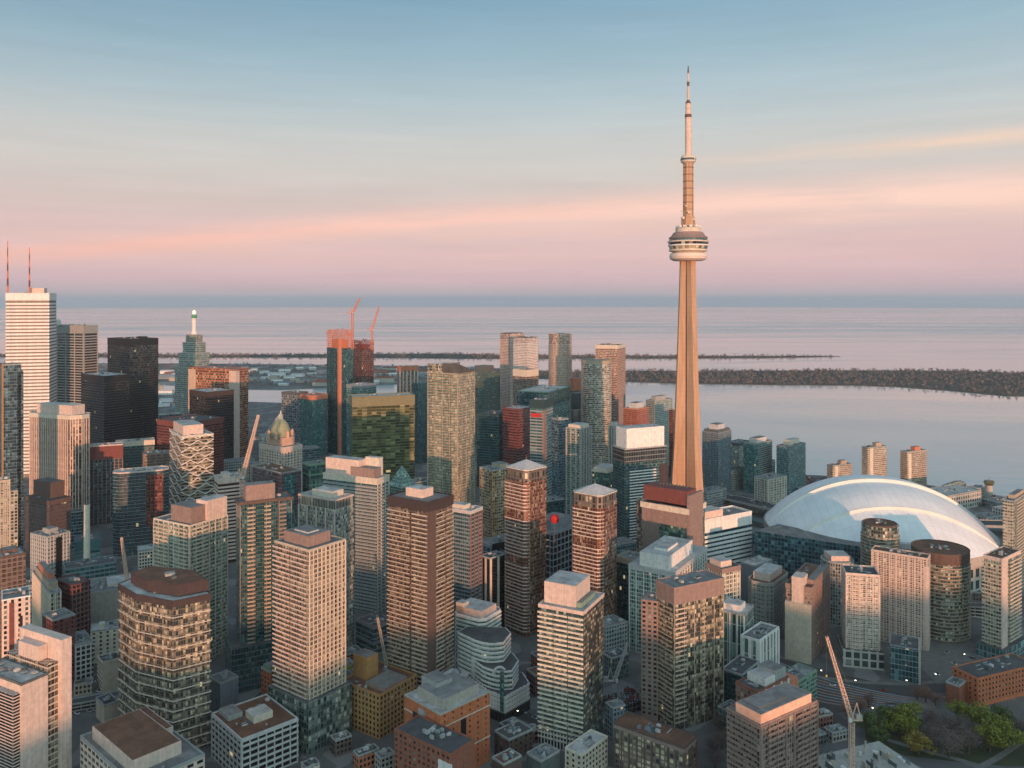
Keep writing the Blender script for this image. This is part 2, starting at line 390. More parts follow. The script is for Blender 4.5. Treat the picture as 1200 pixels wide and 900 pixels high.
    for q in pent:
        u0, u1, v0, v1, hh, pm_ = q[:6]; zb = q[6] if len(q) > 6 else .1
        f = [P(u0, v0), P(u0, v1), P(u1, v1), P(u1, v0)] if P else None
        f = [(x-cx, y-cy) for x, y in f]; m = MB(); m.prism(f, h+zb, h+hh); o = m.build('penthouse', wall(pm_), T)
        g = outset(f, -.5); m = MB(); m.prism(g, h+hh, h+hh+.12); m.build('penthouse_roof', roofmat('rooflight' if pm_ in ('white', 'cream', 'pink') else 'roofgrey'), o)
        occ.append((u0, u1, v0, v1))
    for q in adds:
        u0, u1, v0, v1, za, zb, am = q[:7]; nm = q[7] if len(q) > 7 else 'wing'
        f = [P(u0, v0), P(u0, v1), P(u1, v1), P(u1, v0)]; f = [(x-cx, y-cy) for x, y in f]
        m = MB(); m.prism(f, za, zb); m.build(nm, wall(am) if isinstance(am, str) else am, T)
        if nm == 'wing':
            m = MB(); m.prism(outset(f, -.4), zb, zb+.14); m.build('wing_roof', roofmat(roof), T)
    units = units*2+3 if units else 0
    if units:
        xs = [q[0] for q in ins]; ys = [q[1] for q in ins]; done = 0
        for _ in range(40):
            if done >= units: break
            w = [rnd.random() for _ in ins]; sw = sum(w); x = sum(a*q[0] for a, q in zip(w, ins))/sw; y = sum(a*q[1] for a, q in zip(w, ins))/sw
            x += rnd.uniform(-.12, .12)*(max(xs)-min(xs)); y += rnd.uniform(-.12, .12)*(max(ys)-min(ys))
            bad = not inside((x, y), outset(L2, -2.2))
            for (u0, u1, v0, v1) in occ:
                f = [P(u0, v0), P(u0, v1), P(u1, v1), P(u1, v0)]; f = outset([(a-cx, b-cy) for a, b in f], 2.2)
                if inside((x, y), f): bad = True
            if bad: continue
            sx, sy, sz = rnd.uniform(1.2, 3.4), rnd.uniform(1.2, 3.0), rnd.uniform(.8, 2.0)
            m = MB(); kd = rnd.random(); ea = math.atan2(L2[1][1]-L2[0][1], L2[1][0]-L2[0][0]); nm_ = 'roof_unit'
            if kd < .5: m.box(0, 0, .25, sx, sy, sz, ea); m.box(0, 0, sz+.25, sx*.6, sy*.6, .25, ea); m.box(-sx*.3, 0, 0, .3, sy*.9, .25, ea); m.box(sx*.3, 0, 0, .3, sy*.9, .25, ea)
            elif kd < .68: m.lathe([(.45, 0), (.45, .7), (.75, .75), (.75, 1.05), (.2, 1.2)], 8); nm_ = 'roof_vent'
            elif kd < .86: m.box(0, 0, .3, rnd.uniform(3.5, 6.5), .6, .55, ea); m.box(0, 0, 0, .5, .5, .3, ea); nm_ = 'duct'
            else: m.box(0, 0, 0, rnd.uniform(2, 4), rnd.uniform(2, 3.5), .09, ea); nm_ = 'roof_patch'
            m.build(nm_, wall(rnd.choice(('grey', 'lgrey', 'dgrey', 'slate', 'grey'))), T, (x, y, h+.17)); done += 1
    if podium:
        po, phh, pmat = podium; pp = outset(L, po); m = MB(); m.prism(pp, 0, phh); m.build('podium', pmat, T)
        m = MB(); m.prism(outset(pp, -.5), phh, phh+.12); m.build('podium_roof', roofmat('roofdark'), T)
    return T
def hash_(s):
    h = 7
    for ch in s: h = (h*31+ord(ch)) % 1000003
    return h
def inside(p, poly):
    x, y = p; r = False; n = len(poly)
    for i in range(n):
        a, b = poly[i], poly[(i+1) % n]
        if (a[1] > y) != (b[1] > y) and x < (b[0]-a[0])*(y-a[1])/(b[1]-a[1])+a[0]: r = not r
    return r
def B(name, label, px, yt, Y, core, th=28, w1=None, w2=None, **k):
    """rectangular building: photo columns of its left edge, near corner and right edge, row of its top, metres away"""
    xl, xc, xr = px; P, a, b = rectfoot(xl, xc, xr, Y, th, w1, w2)
    poly = [P(0, 0), P(0, 1), P(1, 1), P(1, 0)]
    if k.pop('dbg', None) or not (4 < a < 130 and 4 < b < 130): print('SIZE', label[:50], 'w1 %.1f w2 %.1f z %.1f' % (a, b, PZ(yt, Y)))
    ch = k.pop('chamfer', None)
    if ch:
        q = []
        for i in range(4):
            p0, p1, p2 = poly[i-1], poly[i], poly[(i+1) % 4]
            for o in (p0, p2):
                l = math.hypot(o[0]-p1[0], o[1]-p1[1]); q.append((p1[0]+(o[0]-p1[0])*ch/l, p1[1]+(o[1]-p1[1])*ch/l))
        poly = q
    return raise_building(name, label, poly, PZ(yt, Y), core, P=P, **k)
def R(name, label, px, yt, Y, core, n=28, squash=1.0, **k):
    xl, xr = px; r = (xr-xl)/2/F*Y; cx = PX((xl+xr)/2, Y)
    P = lambda u, v: (cx-r*.7+v*r*1.4, Y-r*.7+u*r*1.4)
    return raise_building(name, label, roundfoot(cx, Y, r, r*squash, n), PZ(yt, Y), core, P=P, **k)
def G(name, label, pts, yt, Y, core, **k):
    poly = [(PX(x, d), d) for x, d in pts]
    return raise_building(name, label, poly, PZ(yt, Y), core, **k)
# ================================================================== the setting
def sheet(name, pts, z, mat, kind='structure'):
    m = MB(); m.face([(x, y, z) for x, y in pts]); return struct(m.build(name, mat), kind)
def poly_px(pts): return [(PX(x, Y), Y) for x, Y in pts]
def water_mat():
    m, N, p = newmat('lake_water'); tc = N.n('ShaderNodeTexCoord'); o = tc.outputs['Object']
    p.inputs['Base Color'].default_value = (.25, .375, .43, 1); p.inputs['IOR'].default_value = 1.55
    # calm slicks and ruffled patches, drawn out across the view
    mp = N.n('ShaderNodeMapping', ins={0: o, 3: (.00042, .0019, 1), 2: (0, 0, .12)})
    n1 = N.n('ShaderNodeTexNoise', ins={'Vector': mp.outputs[0], 'Scale': 1.0, 'Detail': 5.0, 'Roughness': .55, 'Distortion': .8}).outputs[0]
    mp2 = N.n('ShaderNodeMapping', ins={0: o, 3: (.00003, .00016, 1), 2: (0, 0, .03)})
    n2 = N.n('ShaderNodeTexNoise', ins={'Vector': mp2.outputs[0], 'Scale': 1.0, 'Detail': 4.0}).outputs[0]
    mx = N.math('ADD', N.math('MULTIPLY', n1, .5), N.math('MULTIPLY', n2, .5))
    rough = N.n('ShaderNodeMapRange', ins={0: mx, 1: .42, 2: .60, 3: .05, 4: .26}).outputs[0]
    N.nt.links.new(rough, p.inputs['Roughness'])
    mp3 = N.n('ShaderNodeMapping', ins={0: o, 3: (.02, .05, 1)})
    w = N.n('ShaderNodeTexNoise', ins={'Vector': mp3.outputs[0], 'Scale': 1.0, 'Detail': 4.0}).outputs[0]
    bs = N.n('ShaderNodeMapRange', ins={0: mx, 1: .42, 2: .60, 3: .05, 4: .34}).outputs[0]
    b = N.n('ShaderNodeBump', ins={'Strength': bs, 'Distance': 3.0, 'Height': w}).outputs[0]
    N.nt.links.new(b, p.inputs['Normal']); p.inputs['Specular IOR Level'].default_value = .75
    return m
def ground_mat(name, c1, c2, sc=.02, c3=None):
    m, N, p = newmat(name); tc = N.n('ShaderNodeTexCoord'); o = tc.outputs['Object']
    n1 = N.n('ShaderNodeTexNoise', ins={'Vector': o, 'Scale': sc, 'Detail': 8.0, 'Roughness': .65}).outputs[0]
    f = N.n('ShaderNodeMapRange', ins={0: n1, 1: .35, 2: .65}).outputs[0]
    col = N.mix(f, c1, c2)
    if c3:
        v = N.n('ShaderNodeTexVoronoi', distance='MANHATTAN', ins={'Vector': o, 'Scale': sc*1.6}).outputs['Color']
        v = N.n('ShaderNodeSeparateColor', ins={0: v}).outputs[0]
        col = N.mix(N.math('MULTIPLY', N.math('GREATER_THAN', v, .74), .8), col, c3)
    N.nt.links.new(col, p.inputs['Base Color']); p.inputs['Roughness'].default_value = .9
    return m
# lake: a sheet that ends where the earth's curve hides it from this height
n = 96; ring = [(31000*cos(pi*i/n), 31000*sin(pi*i/n)) for i in range(n+1)]
sheet('lake', ring, -3.0, water_mat())
shore = poly_px([(1500, 1060), (1250, 1150), (1190, 1180), (1130, 1215), (1060, 1290), (955, 1330), (900, 1330), (830, 1420), (735, 1650), (640, 1850), (520, 2080), (330, 2260), (270, 2300), (215, 2520), (100, 2700), (-150, 2900)])
land = [(-9000, -2800), (9000, -2800), (9000, 900)] + shore + [(-9000, 3000)]
m = MB(); k = len(land); m.prism(land, -4.0, 0.0)
struct(m.build('city_ground', ground_mat('city_ground_paving', (.085,.085,.088), (.145,.138,.130), .03, (.20,.195,.19))))
# flat harbour land beyond the inner harbour
port = poly_px([(-200, 2850), (215, 2760), (262, 2640), (330, 2620), (400, 2700), (470, 2800), (560, 3050), (640, 3150), (655, 3260), (600, 3380), (520, 3500), (300, 3640), (-200, 3750)])
m = MB(); m.prism(port, -4, -.5); struct(m.build('port_lands', ground_mat('port_ground', (.07,.062,.055), (.20,.19,.18), .006, (.30,.29,.28))))
far_isle = [(-430, 4150), (250, 4060), (330, 4080), (480, 4030), (560, 3980), (760, 3990), (900, 4020), (985, 4130), (960, 4170), (800, 4180), (640, 4230), (500, 4340), (300, 4260), (-430, 4360)]
near_isle = [(625, 2990), (735, 2860), (800, 2800), (900, 2760), (1000, 2740), (1050, 2700), (1110, 2590), (1180, 2440), (1290, 2420), (1420, 2400), (1420, 2950), (1250, 3120), (1130, 3300), (1000, 3320), (850, 3300), (735, 3290), (640, 3230)]
m = MB(); m.prism(poly_px(far_isle), -4, -1.5); struct(m.build('far_island', ground_mat('island_ground', (.05,.045,.035), (.09,.08,.06), .01)))
m = MB(); m.prism(poly_px(near_isle), -4, -1.5); struct(m.build('near_island', MATS.get('x') or ground_mat('island_shore', (.05,.045,.035), (.09,.08,.06), .01)))
# unseen ridge, added behind the drone and shaped to shade the lower city
rr = random.Random(4); m = MB()
ax = (sd[0]/cos(radians(SUN_EL)), sd[1]/cos(radians(SUN_EL))); tx = (-ax[1], ax[0]); D0 = 900
prev = None; q = []
x = -2600.0
while x < 2600:
    st_ = rr.uniform(18, 70); hgt = 94+12*sin(x*.004+1)+rr.uniform(-11, 13); q.append((x, hgt)); x += st_*.5; q.append((x, hgt+rr.uniform(-3, 3))); x += st_*.5
def rp(x, d): return (ax[0]*d+tx[0]*x, ax[1]*d+tx[1]*x)
for (x0, h0), (x1, h1) in zip(q, q[1:]):
    a0, a1 = rp(x0, D0), rp(x1, D0); b0, b1 = rp(x0, D0+60), rp(x1, D0+60); c0, c1 = rp(x0, D0+900), rp(x1, D0+900); e0, e1 = rp(x0, D0-260), rp(x1, D0-260)
    m.face([(*e0, -.5), (*e1, -.5), (*a1, h1), (*a0, h0)]); m.face([(*a0, h0), (*a1, h1), (*b1, h1), (*b0, h0)]); m.face([(*b0, h0), (*b1, h1), (*c1, -.5), (*c0, -.5)])
struct(m.build('unseen_shade_ridge', ground_mat('shade_ridge_surface', (.045,.04,.03), (.08,.075,.05), .02)))
# streets, pavements, rail land and park by the right edge
asph = ground_mat('asphalt_paving', (.050,.050,.054), (.075,.073,.072), .12)
pave = ground_mat('pavement_slabs', (.13,.125,.12), (.19,.18,.17), .2)
def strip(name, pts, wid, z, mat, hgt=0.0):
    m = MB(); n = len(pts); Lp, Rp = [], []
    for i in range(n):
        a, b = pts[max(0, i-1)], pts[min(n-1, i+1)]; d = math.hypot(b[0]-a[0], b[1]-a[1]); nx, ny = -(b[1]-a[1])/d, (b[0]-a[0])/d
        Lp.append((pts[i][0]+nx*wid/2, pts[i][1]+ny*wid/2)); Rp.append((pts[i][0]-nx*wid/2, pts[i][1]-ny*wid/2))
    for i in range(n-1):
        m.face([(*Lp[i], z), (*Rp[i], z), (*Rp[i+1], z), (*Lp[i+1], z)])
        if hgt:
            m.face([(*Rp[i], z-hgt), (*Rp[i+1], z-hgt), (*Rp[i+1], z), (*Rp[i], z)]); m.face([(*Lp[i+1], z-hgt), (*Lp[i], z-hgt), (*Lp[i], z), (*Lp[i+1], z)])
            m.face([(*Lp[i+1], z-hgt), (*Rp[i+1], z-hgt), (*Rp[i], z-hgt), (*Lp[i], z-hgt)])
    return m.build(name, mat)
def smooth_path(pts, k=6):
    out = []; n = len(pts)
    for i in range(n-1):
        p0, p1, p2, p3 = pts[max(0, i-1)], pts[i], pts[i+1], pts[min(n-1, i+2)]
        for j in range(k):
            t = j/k; out.append(tuple(.5*((2*b)+(-a+c)*t+(2*a-5*b+4*c-d)*t*t+(-a+3*b-3*c+d)*t**3) for a, b, c, d in zip(p0, p1, p2, p3)))
    return out+[pts[-1]]
# ================================================================== buildings, left to right, near rows last
g = glass
B('office_tower', 'tallest white tower with close horizontal stripes and two masts on its roof', (-30, 7, 57.5), 344, 1300, g('brown', .15, 2.2, 5.4, 'dbrown', .05, .1, .0, .3, .55), th=72, w1=52,
  fh=5.4, band=('white', 3.0, .5), cap=(11, 'white', .6), units=2, roof='rooflight', pent=[(.2, .6, .5, .85, 9, 'pink')], cat='tower', par=(1, 'white'))
B('office_tower', 'broad grey office tower behind the white tower, dark window strips and one pale mast', (57, 98, 114.5), 382, 1400, g('black', .05, 2.5, 4.6, 'dgrey', .03, .1, .0), th=20,
  fh=4.6, band=('grey', 1.7, .3), cap=(13, 'grey', .4), piers=((3, 0), 22, 1.6, .6, 'grey'), units=4, roof='roofgrey', par=(1, 'grey'))
B('office_tower', 'taller of the two plain black towers, with a small box on its roof', (126, 152, 185.5), 398, 1330, g('black', .03, 1.6, 3.9, 'black', .14, .22, .004, .5), th=38,
  cap=(10, 'black', .15), units=2, roof='roofdark', par=(1, 'black'), pent=[(.1, .3, .5, .7, 4, 'black')])
B('office_tower', 'shorter plain black tower with a pale roof, in front of its taller twin', (95, 122, 152), 441, 1220, g('black', .04, 1.6, 3.9, 'black', .14, .22, .004, .5), th=36,
  cap=(9, 'black', .15), units=3, roof='rooflight', par=(.6, 'black'))
B('office_tower', 'pale ribbed tower with chamfered corners and a pink drum on its roof', (29, 88, 111), 488, 1000, g('brown', .25, 3.1, 4.0, 'dbrown', .05, .2, .0), th=22, chamfer=9,
  piers=(tuple(range(8)), 3.1, 1.1, .8, 'pink'), cap=(4.5, 'cream', .9), roof='rooflight', units=1, pent=[(.12, .82, .15, .8, 12, 'pink')], par=(.8, 'cream'))
B('glass_tower', 'dark blue glass tower with a stepped top at the left edge of the picture', (-14, 4, 25), 428, 900, g('blue', .30, 2.0, 3.6, 'dgrey', .1, .15, .004), th=55, w1=24,
  adds=[(0, 1, .78, 1.12, 0, 205, g('blue', .2, 2.0, 3.6, 'dgrey', .1, .15, .0), 'wing')], piers=((3,), 7, 1.2, .4, 'gbrick'), units=2)
B('apartment_tower', 'tan stone apartment tower with a stepped shoulder at the left edge', (-22, -6, 12), 565, 770, g('mixed', .35, 3.2, 3.1, 'tan', .35, .35), th=50, w1=18,
  adds=[(0, 1, .98, 1.5, 0, 103, g('mixed', .35, 3.0, 3.1, 'tan', .4, .35), 'wing')], band=('beige', .5, .2), piers=((0,), 4, .9, .35, 'beige'), units=2, fh=3.1)
B('office_building', 'dark brown stepped office block below the ribbed tower', (30, 58, 83), 588, 850, g('brown', .06, 3, 3.8, 'dbrown', .1, .5, .004), th=30,
  band=('brown', 1.7, .15), fh=3.8, cap=(4, 'brown', .25), adds=[(.25, .95, .3, .98, 60, 92, 'brown')], units=5, roof='roofdark')
B('office_building', 'maroon crowned dark glass block with a wavy front', (92, 100, 144), 524, 1030, g('blue', .12, 2.0, 3.9, 'dteal', .06, .25, .004), th=66, w1=18,
  band=('dgrey', .8, .2), fh=3.9, cap=(17, 'maroon', .25), piers=((0,), 5, .5, .5, 'salmon'), units=5, roof='rooflight', par=(1.2, 'pink'), seed=6)
B('office_building', 'long low block with a pale curved parapet behind the maroon crowned block', (129, 136, 181), 519, 1130, g('teal', .1, 2.4, 3.9, 'dteal', .06, .3), th=64, w1=20,
  cap=(6, 'cream', .4), band=('dgrey', 1.1, .2), fh=3.9, units=5, roof='rooflight')
B('office_building', 'dark banded block between the maroon crowned block and the zigzag tower', (160, 168, 204), 533, 1060, g('brown', .15, 2.4, 3.9, 'brown', .08, .3), th=62, w1=20,
  band=('mauve', 1.2, .3), fh=3.9, piers=((0,), 8, .8, .5, 'mauve'), units=6, roof='roofgrey')
B('office_building', 'broad maroon office block with a dark roof opening behind the zigzag tower', (184, 220, 262), 496, 1120, g('red', .2, 2.4, 3.9, 'maroon', .1, .45), th=30,
  band=('maroon', 1.6, .2), fh=3.9, cap=(6, 'maroon', .3), units=4, roof='roofdark')
B('office_tower', 'tower wrapped in white zigzag lines over gold and green glass', (199, 213, 250), 512, 960, g('gold', .30, 2.4, 3.7, 'brown', .08, .3, .0), th=55,
  zig=('white', .55, 5.2, 7.4), band=('tan', .9, .2), fh=3.7, cap=(2, 'cream', .3), roof='rooflight', units=2, pent=[(.1, .9, .08, .72, 12, 'pink')])
B('office_tower', 'dark wine red glass slab with a flat top in front of the orange topped tower', (222, 243, 274), 460, 1260, g('black', .05, 1.8, 3.9, 'black', .12, .2, .003, .5), th=40,
  cap=(7, 'dbrown', .2), roof='rooflight', units=3, par=(.8, 'dbrown'))
B('office_tower', 'tower with an orange glass top between pale concrete shafts', (222, 276, 291), 433, 1460, g('brown', .35, 2.2, 3.9, 'orange', .12, .3, .0), th=22,
  cap=(34, g('gold', .25, 2.6, 4.6, 'orange', .3, .4, .0), .3), adds=[(-.02, .13, -.03, .25, 0, 158, 'pink', 'concrete_shaft'), (.86, 1.02, -.03, .3, 0, 158, 'beige', 'concrete_shaft')], units=4, roof='roofgrey', par=(.8, 'orange'))
# stepped tower with the green and white lantern
Y_ = 1650
T_ = B('stepped_tower', 'stepped grey green tower topped by a white spire with a green lantern', (205, 234, 250), 431, Y_, g('green', .2, 2.6, 4.2, 'grey', .3, .35, .0), th=24, fh=4.2, band=('grey', 1.3, .3), units=0,
  pent=[],
  adds=[(.1, .9, .1, .9, 147, 176, g('green', .25, 2.6, 4.2, 'grey', .3, .3, .0), 'tier'), (.2, .8, .2, .8, 147, 197, g('green', .25, 2.6, 4.2, 'grey', .3, .3, .0), 'tier'), (.28, .72, .28, .72, 147, 213, g('olive', .25, 2.6, 4.2, 'grey', .3, .3, .0), 'tier')] + [(.1-e, .9+e, .1-e, .9+e, z, z+1.2, 'grey', 'tier_ledge') for e, z in ((.01, 175), (.01, 161))] + [(.19, .81, .19, .81, 196, 197.5, 'grey', 'tier_ledge')])
m = MB(); zc = PZ(431, Y_); m.lathe([(6, zc+66), (6, zc+70), (4.2, zc+72), (4.2, zc+96), (5, zc+97), (5, zc+99)], 12); m.build('spire', wall('white'), T_)
m = MB(); m.lathe([(4.6, zc+99), (5.6, zc+101), (5.6, zc+105), (3.4, zc+107)], 12); m.build('lantern', wall('green'), T_)
m = MB(); m.lathe([(2.6, zc+107), (3.8, zc+109), (3.6, zc+113), (1, zc+116)], 12); m.build('lantern_cap', plain('lamp_white', (.9,.85,.7), .4, 0, .5), T_)
B('glass_tower', 'small dark glass box with a grid front on the skyline by the netted crown', (330, 348, 361), 461, 1650, g('grey', .4, 5, 5, 'slate', .3, .3, .0), th=30, fh=5, units=2, cap=(4, 'dgrey', .3), roof='roofgrey')
B('glass_tower', 'slim pale teal tower left of the tower with the orange crown', (352, 366, 384), 464, 1480, g('teal', .35, 2, 3.6, 'teal', .08, .2, .0), th=40, band=('teal', .6, .1), fh=3.6, units=3, cap=(8, 'salmon', .2))
# tower with the orange crown and its hoist
Y_ = 1500
T_ = B('glass_tower', 'dark teal glass tower under construction with an orange netted crown', (383, 398, 414), 408, Y_, g('dteal', .2, 2.2, 4, 'dteal', .08, .12, .002), th=45, fh=4, units=0, roof='roofdark', par=(.1, 'orange'),
  adds=[(-.02, .12, -.04, .12, 0, 214, 'salmon', 'hoist_shaft')])
def netted(T, poly, z0, z1, mt, seed):
    r_ = random.Random(seed); m = MB(); k = len(poly); z = z0
    while z < z1:
        for i in range(k): m.bar((*poly[i], z), (*poly[(i+1) % k], z), .55)
        z += 3.6
    for i in range(k):
        a, b = poly[i], poly[(i+1) % k]; l = math.hypot(b[0]-a[0], b[1]-a[1]); c_ = max(2, int(l/4))
        for j in range(c_):
            t = j/c_; m.bar((a[0]+(b[0]-a[0])*t, a[1]+(b[1]-a[1])*t, z0), (a[0]+(b[0]-a[0])*t, a[1]+(b[1]-a[1])*t, z1-r_.uniform(0, 5)), .4)
        for j in range(c_):
            if r_.random() < .55:
                t0, t1 = j/c_, (j+1)/c_; zz = z0+int(r_.uniform(0, (z1-z0)/3.6))*3.6
                m.face([(a[0]+(b[0]-a[0])*t0, a[1]+(b[1]-a[1])*t0, zz), (a[0]+(b[0]-a[0])*t1, a[1]+(b[1]-a[1])*t1, zz), (a[0]+(b[0]-a[0])*t1, a[1]+(b[1]-a[1])*t1, zz+3), (a[0]+(b[0]-a[0])*t0, a[1]+(b[1]-a[1])*t0, zz+3)])
    core = outset(poly, -7); m.prism(core, z0, z0+(z1-z0)*.45)
    m.build('netted_crown', wall(mt), T)
c_ = FOOT[-1][1]; cx_, cy_ = sum(q[0] for q in c_)/4, sum(q[1] for q in c_)/4
netted(T_, [(x-cx_, y-cy_) for x, y in c_], PZ(408, Y_), PZ(386, Y_), 'salmon', 3)
T_ = B('glass_tower', 'lower dark glass tower with a rust orange top beside the netted orange crown', (411, 424, 438), 409, 1560, g('red', .35, 2.2, 4, 'dgrey', .1, .12, .002), th=45, fh=4, units=0, roof='roofdark', par=(.1, 'orange'))
c_ = FOOT[-1][1]; cx_, cy_ = sum(q[0] for q in c_)/4, sum(q[1] for q in c_)/4
netted(T_, [(x-cx_, y-cy_) for x, y in c_], PZ(409, 1560), PZ(398, 1560), 'maroon', 5)
B('glass_tower', 'pale teal flat topped tower behind the olive striped block', (406, 425, 441), 452, 1330, g('teal', .3, 2, 3.6, 'slate', .1, .2, .0), th=30, fh=3.6, units=2, cap=(5, 'slate', .2), roof='rooflight')
B('office_tower', 'olive green office tower with thin gold stripes and a white roof', (406, 413, 486), 466, 1130, g('olive', .30, 6.6, 3.9, 'dteal', .03, .2, .003, .25), th=72, w1=32, fh=3.9, band=('olive', .6, .25), cap=(13, 'olive', .4), roof='rooflight', units=2, par=(1.2, 'olive'))
B('apartment_tower', 'brown and salmon tower with a pale middle bay, behind the olive tower', (461, 468, 490), 430, 1700, g('brown', .3, 3, 3.6, 'mauve', .35, .3, .0), th=62, w1=14, fh=3.6, piers=((0,), 8, 2.2, .6, 'pink'), cap=(9, 'salmon', .3), units=2)
B('glass_tower', 'teal glass tower between the olive tower and the gold tower', (484, 490, 503), 450, 1420, g('dteal', .3, 2, 3.6, 'dteal', .1, .2, .002), th=45, fh=3.6, band=('teal', .6, .1), units=2)
# gold tower with the sloping roof
Y_ = 900
T_ = B('condo_tower', 'gold and green glass tower with a slanted roof and a thin pole', (501, 536, 556.5), 438, Y_, g('gold', .42, 2.4, 3.1, 'copper', .14, .2, .004, .6), th=30, fh=3.1, band=('tan', .9, .25), units=0, roof='roofdark', par=(.3, 'tan'), piers=((3, 0), 9, .5, .3, 'tan'),
  adds=[(.5, 1, .0, 1, 203, 213, g('gold', .5, 1.6, 3.3, 'tan', .15, .2, .0), 'crown')])
P_, a_, b_ = rectfoot(501, 536, 556.5, Y_, 30); FP = FOOT[-1][1]; fcx, fcy = sum(q[0] for q in FP)/4, sum(q[1] for q in FP)/4
z_ = PZ(438, Y_); q_ = [(x-fcx, y-fcy) for x, y in (P_(-.02, 0), P_(-.02, 1), P_(.5, 1), P_(.5, 0))]
m = MB(); m.face([(*q_[0], z_+11), (*q_[1], z_+.3), (*q_[2], z_+.3), (*q_[3], z_+11)]); m.face([(*q_[0], z_), (*q_[1], z_), (*q_[1], z_+.3), (*q_[0], z_+11)]); m.face([(*q_[3], z_), (*q_[0], z_), (*q_[0], z_+11), (*q_[3], z_+11)])
m.build('sloping_roof', roofmat('roofdark'), T_)
m = MB(); m.bar((*q_[0], z_+8), (*q_[0], z_+26), .35, .15); m.build('pole', wall('dgrey'), T_)
B('condo_tower', 'dark green grey tower behind the gold tower with a boxy top', (553, 569, 586), 436, 1600, g('green', .25, 2.2, 3.2, 'dgrey', .12, .25, .002), th=35, fh=3.2, band=('dgrey', .7, .2), pent=[(.15, .9, .1, .7, 11, 'dgrey')], units=1)
B('office_tower', 'low dark teal banded block beside the plum block', (559, 585, 601), 486, 1230, g('dteal', .12, 2.2, 3.9, 'dteal', .05, .3, .003), th=25, fh=3.9, band=('dteal', .8, .15), units=3, roof='roofdark')
B('office_tower', 'plum coloured glass block with a light patchy roof', (589, 608, 626), 480, 1180, g('red', .1, 2.2, 3.9, 'maroon', .12, .3, .002), th=38, fh=3.9, band=('maroon', .9, .15), units=4, roof='rooflight')
# pair with the wavy balconies
B('condo_tower', 'taller of two pink condo towers with rippling balconies and dark caps', (586, 598, 614), 391, 1700, g('pinkish', .5, 2.4, 3.2, 'pink', .25, .2, .0, .5), th=45, fh=3.2, band=('pink', 1.0, .8), cap=(10, 'black', -1.5), units=1, roof='roofdark')
B('condo_tower', 'shorter rippled pink condo tower with a dark flat cap', (602, 618, 630.5), 396, 1620, g('pinkish', .5, 2.4, 3.2, 'white', .3, .2, .0, .5), th=40, fh=3.2, band=('white', .9, .9), cap=(8, 'black', -1), units=1, roof='roofdark')
B('apartment_tower', 'small beige block with a cream side wall below the rippled condo towers', (601, 617, 631), 434, 1500, g('brown', .3, 3, 3.4, 'mauve', .4, .4, .0), th=40, fh=3.4, cap=(12, 'cream', .2), units=3)
R('condo_tower', 'tallest round bronze condo tower with a dark ringed top', (643, 670), 391, 1550, g('pinkish', .4, 2.4, 3.1, 'tan', .2, .25, .0), fh=3.1, band=('pink', .9, 1.0), cap=(17, g('brown', .3, 2.4, 5, 'mauve', .3, .3, .0), -.8), units=2)
R('condo_tower', 'round bronze and teal condo tower left of the square pink tower', (681.5, 716), 422, 1350, g('mixed', .45, 2.2, 3.1, 'mauve', .15, .2, .0), fh=3.1, band=('pink', .8, 1.1), cap=(5, 'tan', .6), units=2)
B('condo_tower', 'square pink brown tower with a pale rim right of the round bronze towers', (698, 724, 732.5), 405, 1480, g('brown', .4, 2.2, 3.1, 'salmon', .2, .25, .0), th=22, fh=3.1, band=('pink', .8, .5), piers=((3, 0), 9, 1.2, .8, 'mauve'), cap=(6, 'cream', .3), units=3, roof='roofdark')
B('apartment_tower', 'slim salmon topped slab between the two round bronze towers', (668, 672, 683), 444, 1440, g('grey', .1, 9, 30, 'slate', .0, .05, .0), th=62, w1=10, cap=(21, 'orange', .2), units=1)
# big teal building in front
B('glass_tower', 'wide teal glass tower with a deep green crown, near the skyline centre', (607, 642, 668), 460, 1240, g('teal', .25, 1.8, 3.9, 'slate', .08, .14, .003, .45), th=25, fh=3.9, cap=(19, g('dteal', .15, 1.8, 3.9, 'dteal', .1, .1, .0), 1.2), units=4, roof='rooflight', adds=[(.9, 1.0, -.06, .1, 0, 118, 'slate', 'service_shaft')], par=(1, 'teal'))
B('glass_tower', 'narrow striped teal tower with a red patch near its dark top', (621, 637, 648), 470, 1130, g('teal', .3, 9, 4.2, 'grey', .03, .3, .002), th=25, fh=4.2, cap=(11, 'dteal', .3), band=('slate', .9, .15), units=2, roof='roofgrey', adds=[(.18, .92, -.02, .3, 122, 127.5, 'red', 'red_panel'), (-.06, .06, -.03, .2, 0, 132, 'mauve', 'service_shaft')])
B('glass_tower', 'grey blue glass slab right of the narrow striped teal tower', (648, 655, 666), 492, 1100, g('blue', .4, 1.8, 3.6, 'slate', .08, .15, .002), th=50, w1=14, fh=3.6, units=2)
B('condo_tower', 'grey green condo tower with pale corner piers and a crown of beams', (663, 681, 693), 503, 1050, g('green', .3, 2.0, 3.1, 'dgrey', .15, .2, .004), th=35, fh=3.1, band=('grey', .7, .15), piers=((3, 0), 7, 2.0, .5, 'conc'), pent=[(.1, .9, .1, .9, 4.5, 'cream')], units=1)
B('condo_tower', 'dark and pale striped tower with a small gabled top beside the white crowned tower', (713, 720, 727), 500, 1020, g('dteal', .2, 2.2, 3.1, 'grey', .35, .15, .002), th=45, fh=3.1, piers=((3, 0), 6, 1.6, .4, 'conc'), pent=[(.2, .8, .2, .8, 5, 'lgrey')], units=1)
B('condo_tower', 'low teal block with a white flat roof left of the white crowned tower', (694, 712, 725), 553, 950, g('green', .25, 2.2, 3.1, 'dteal', .15, .2, .004), th=32, fh=3.1, cap=(1.6, 'cream', .6), roof='rooflight', units=1, pent=[(.05, .95, .05, .95, 3.4, 'cream')])
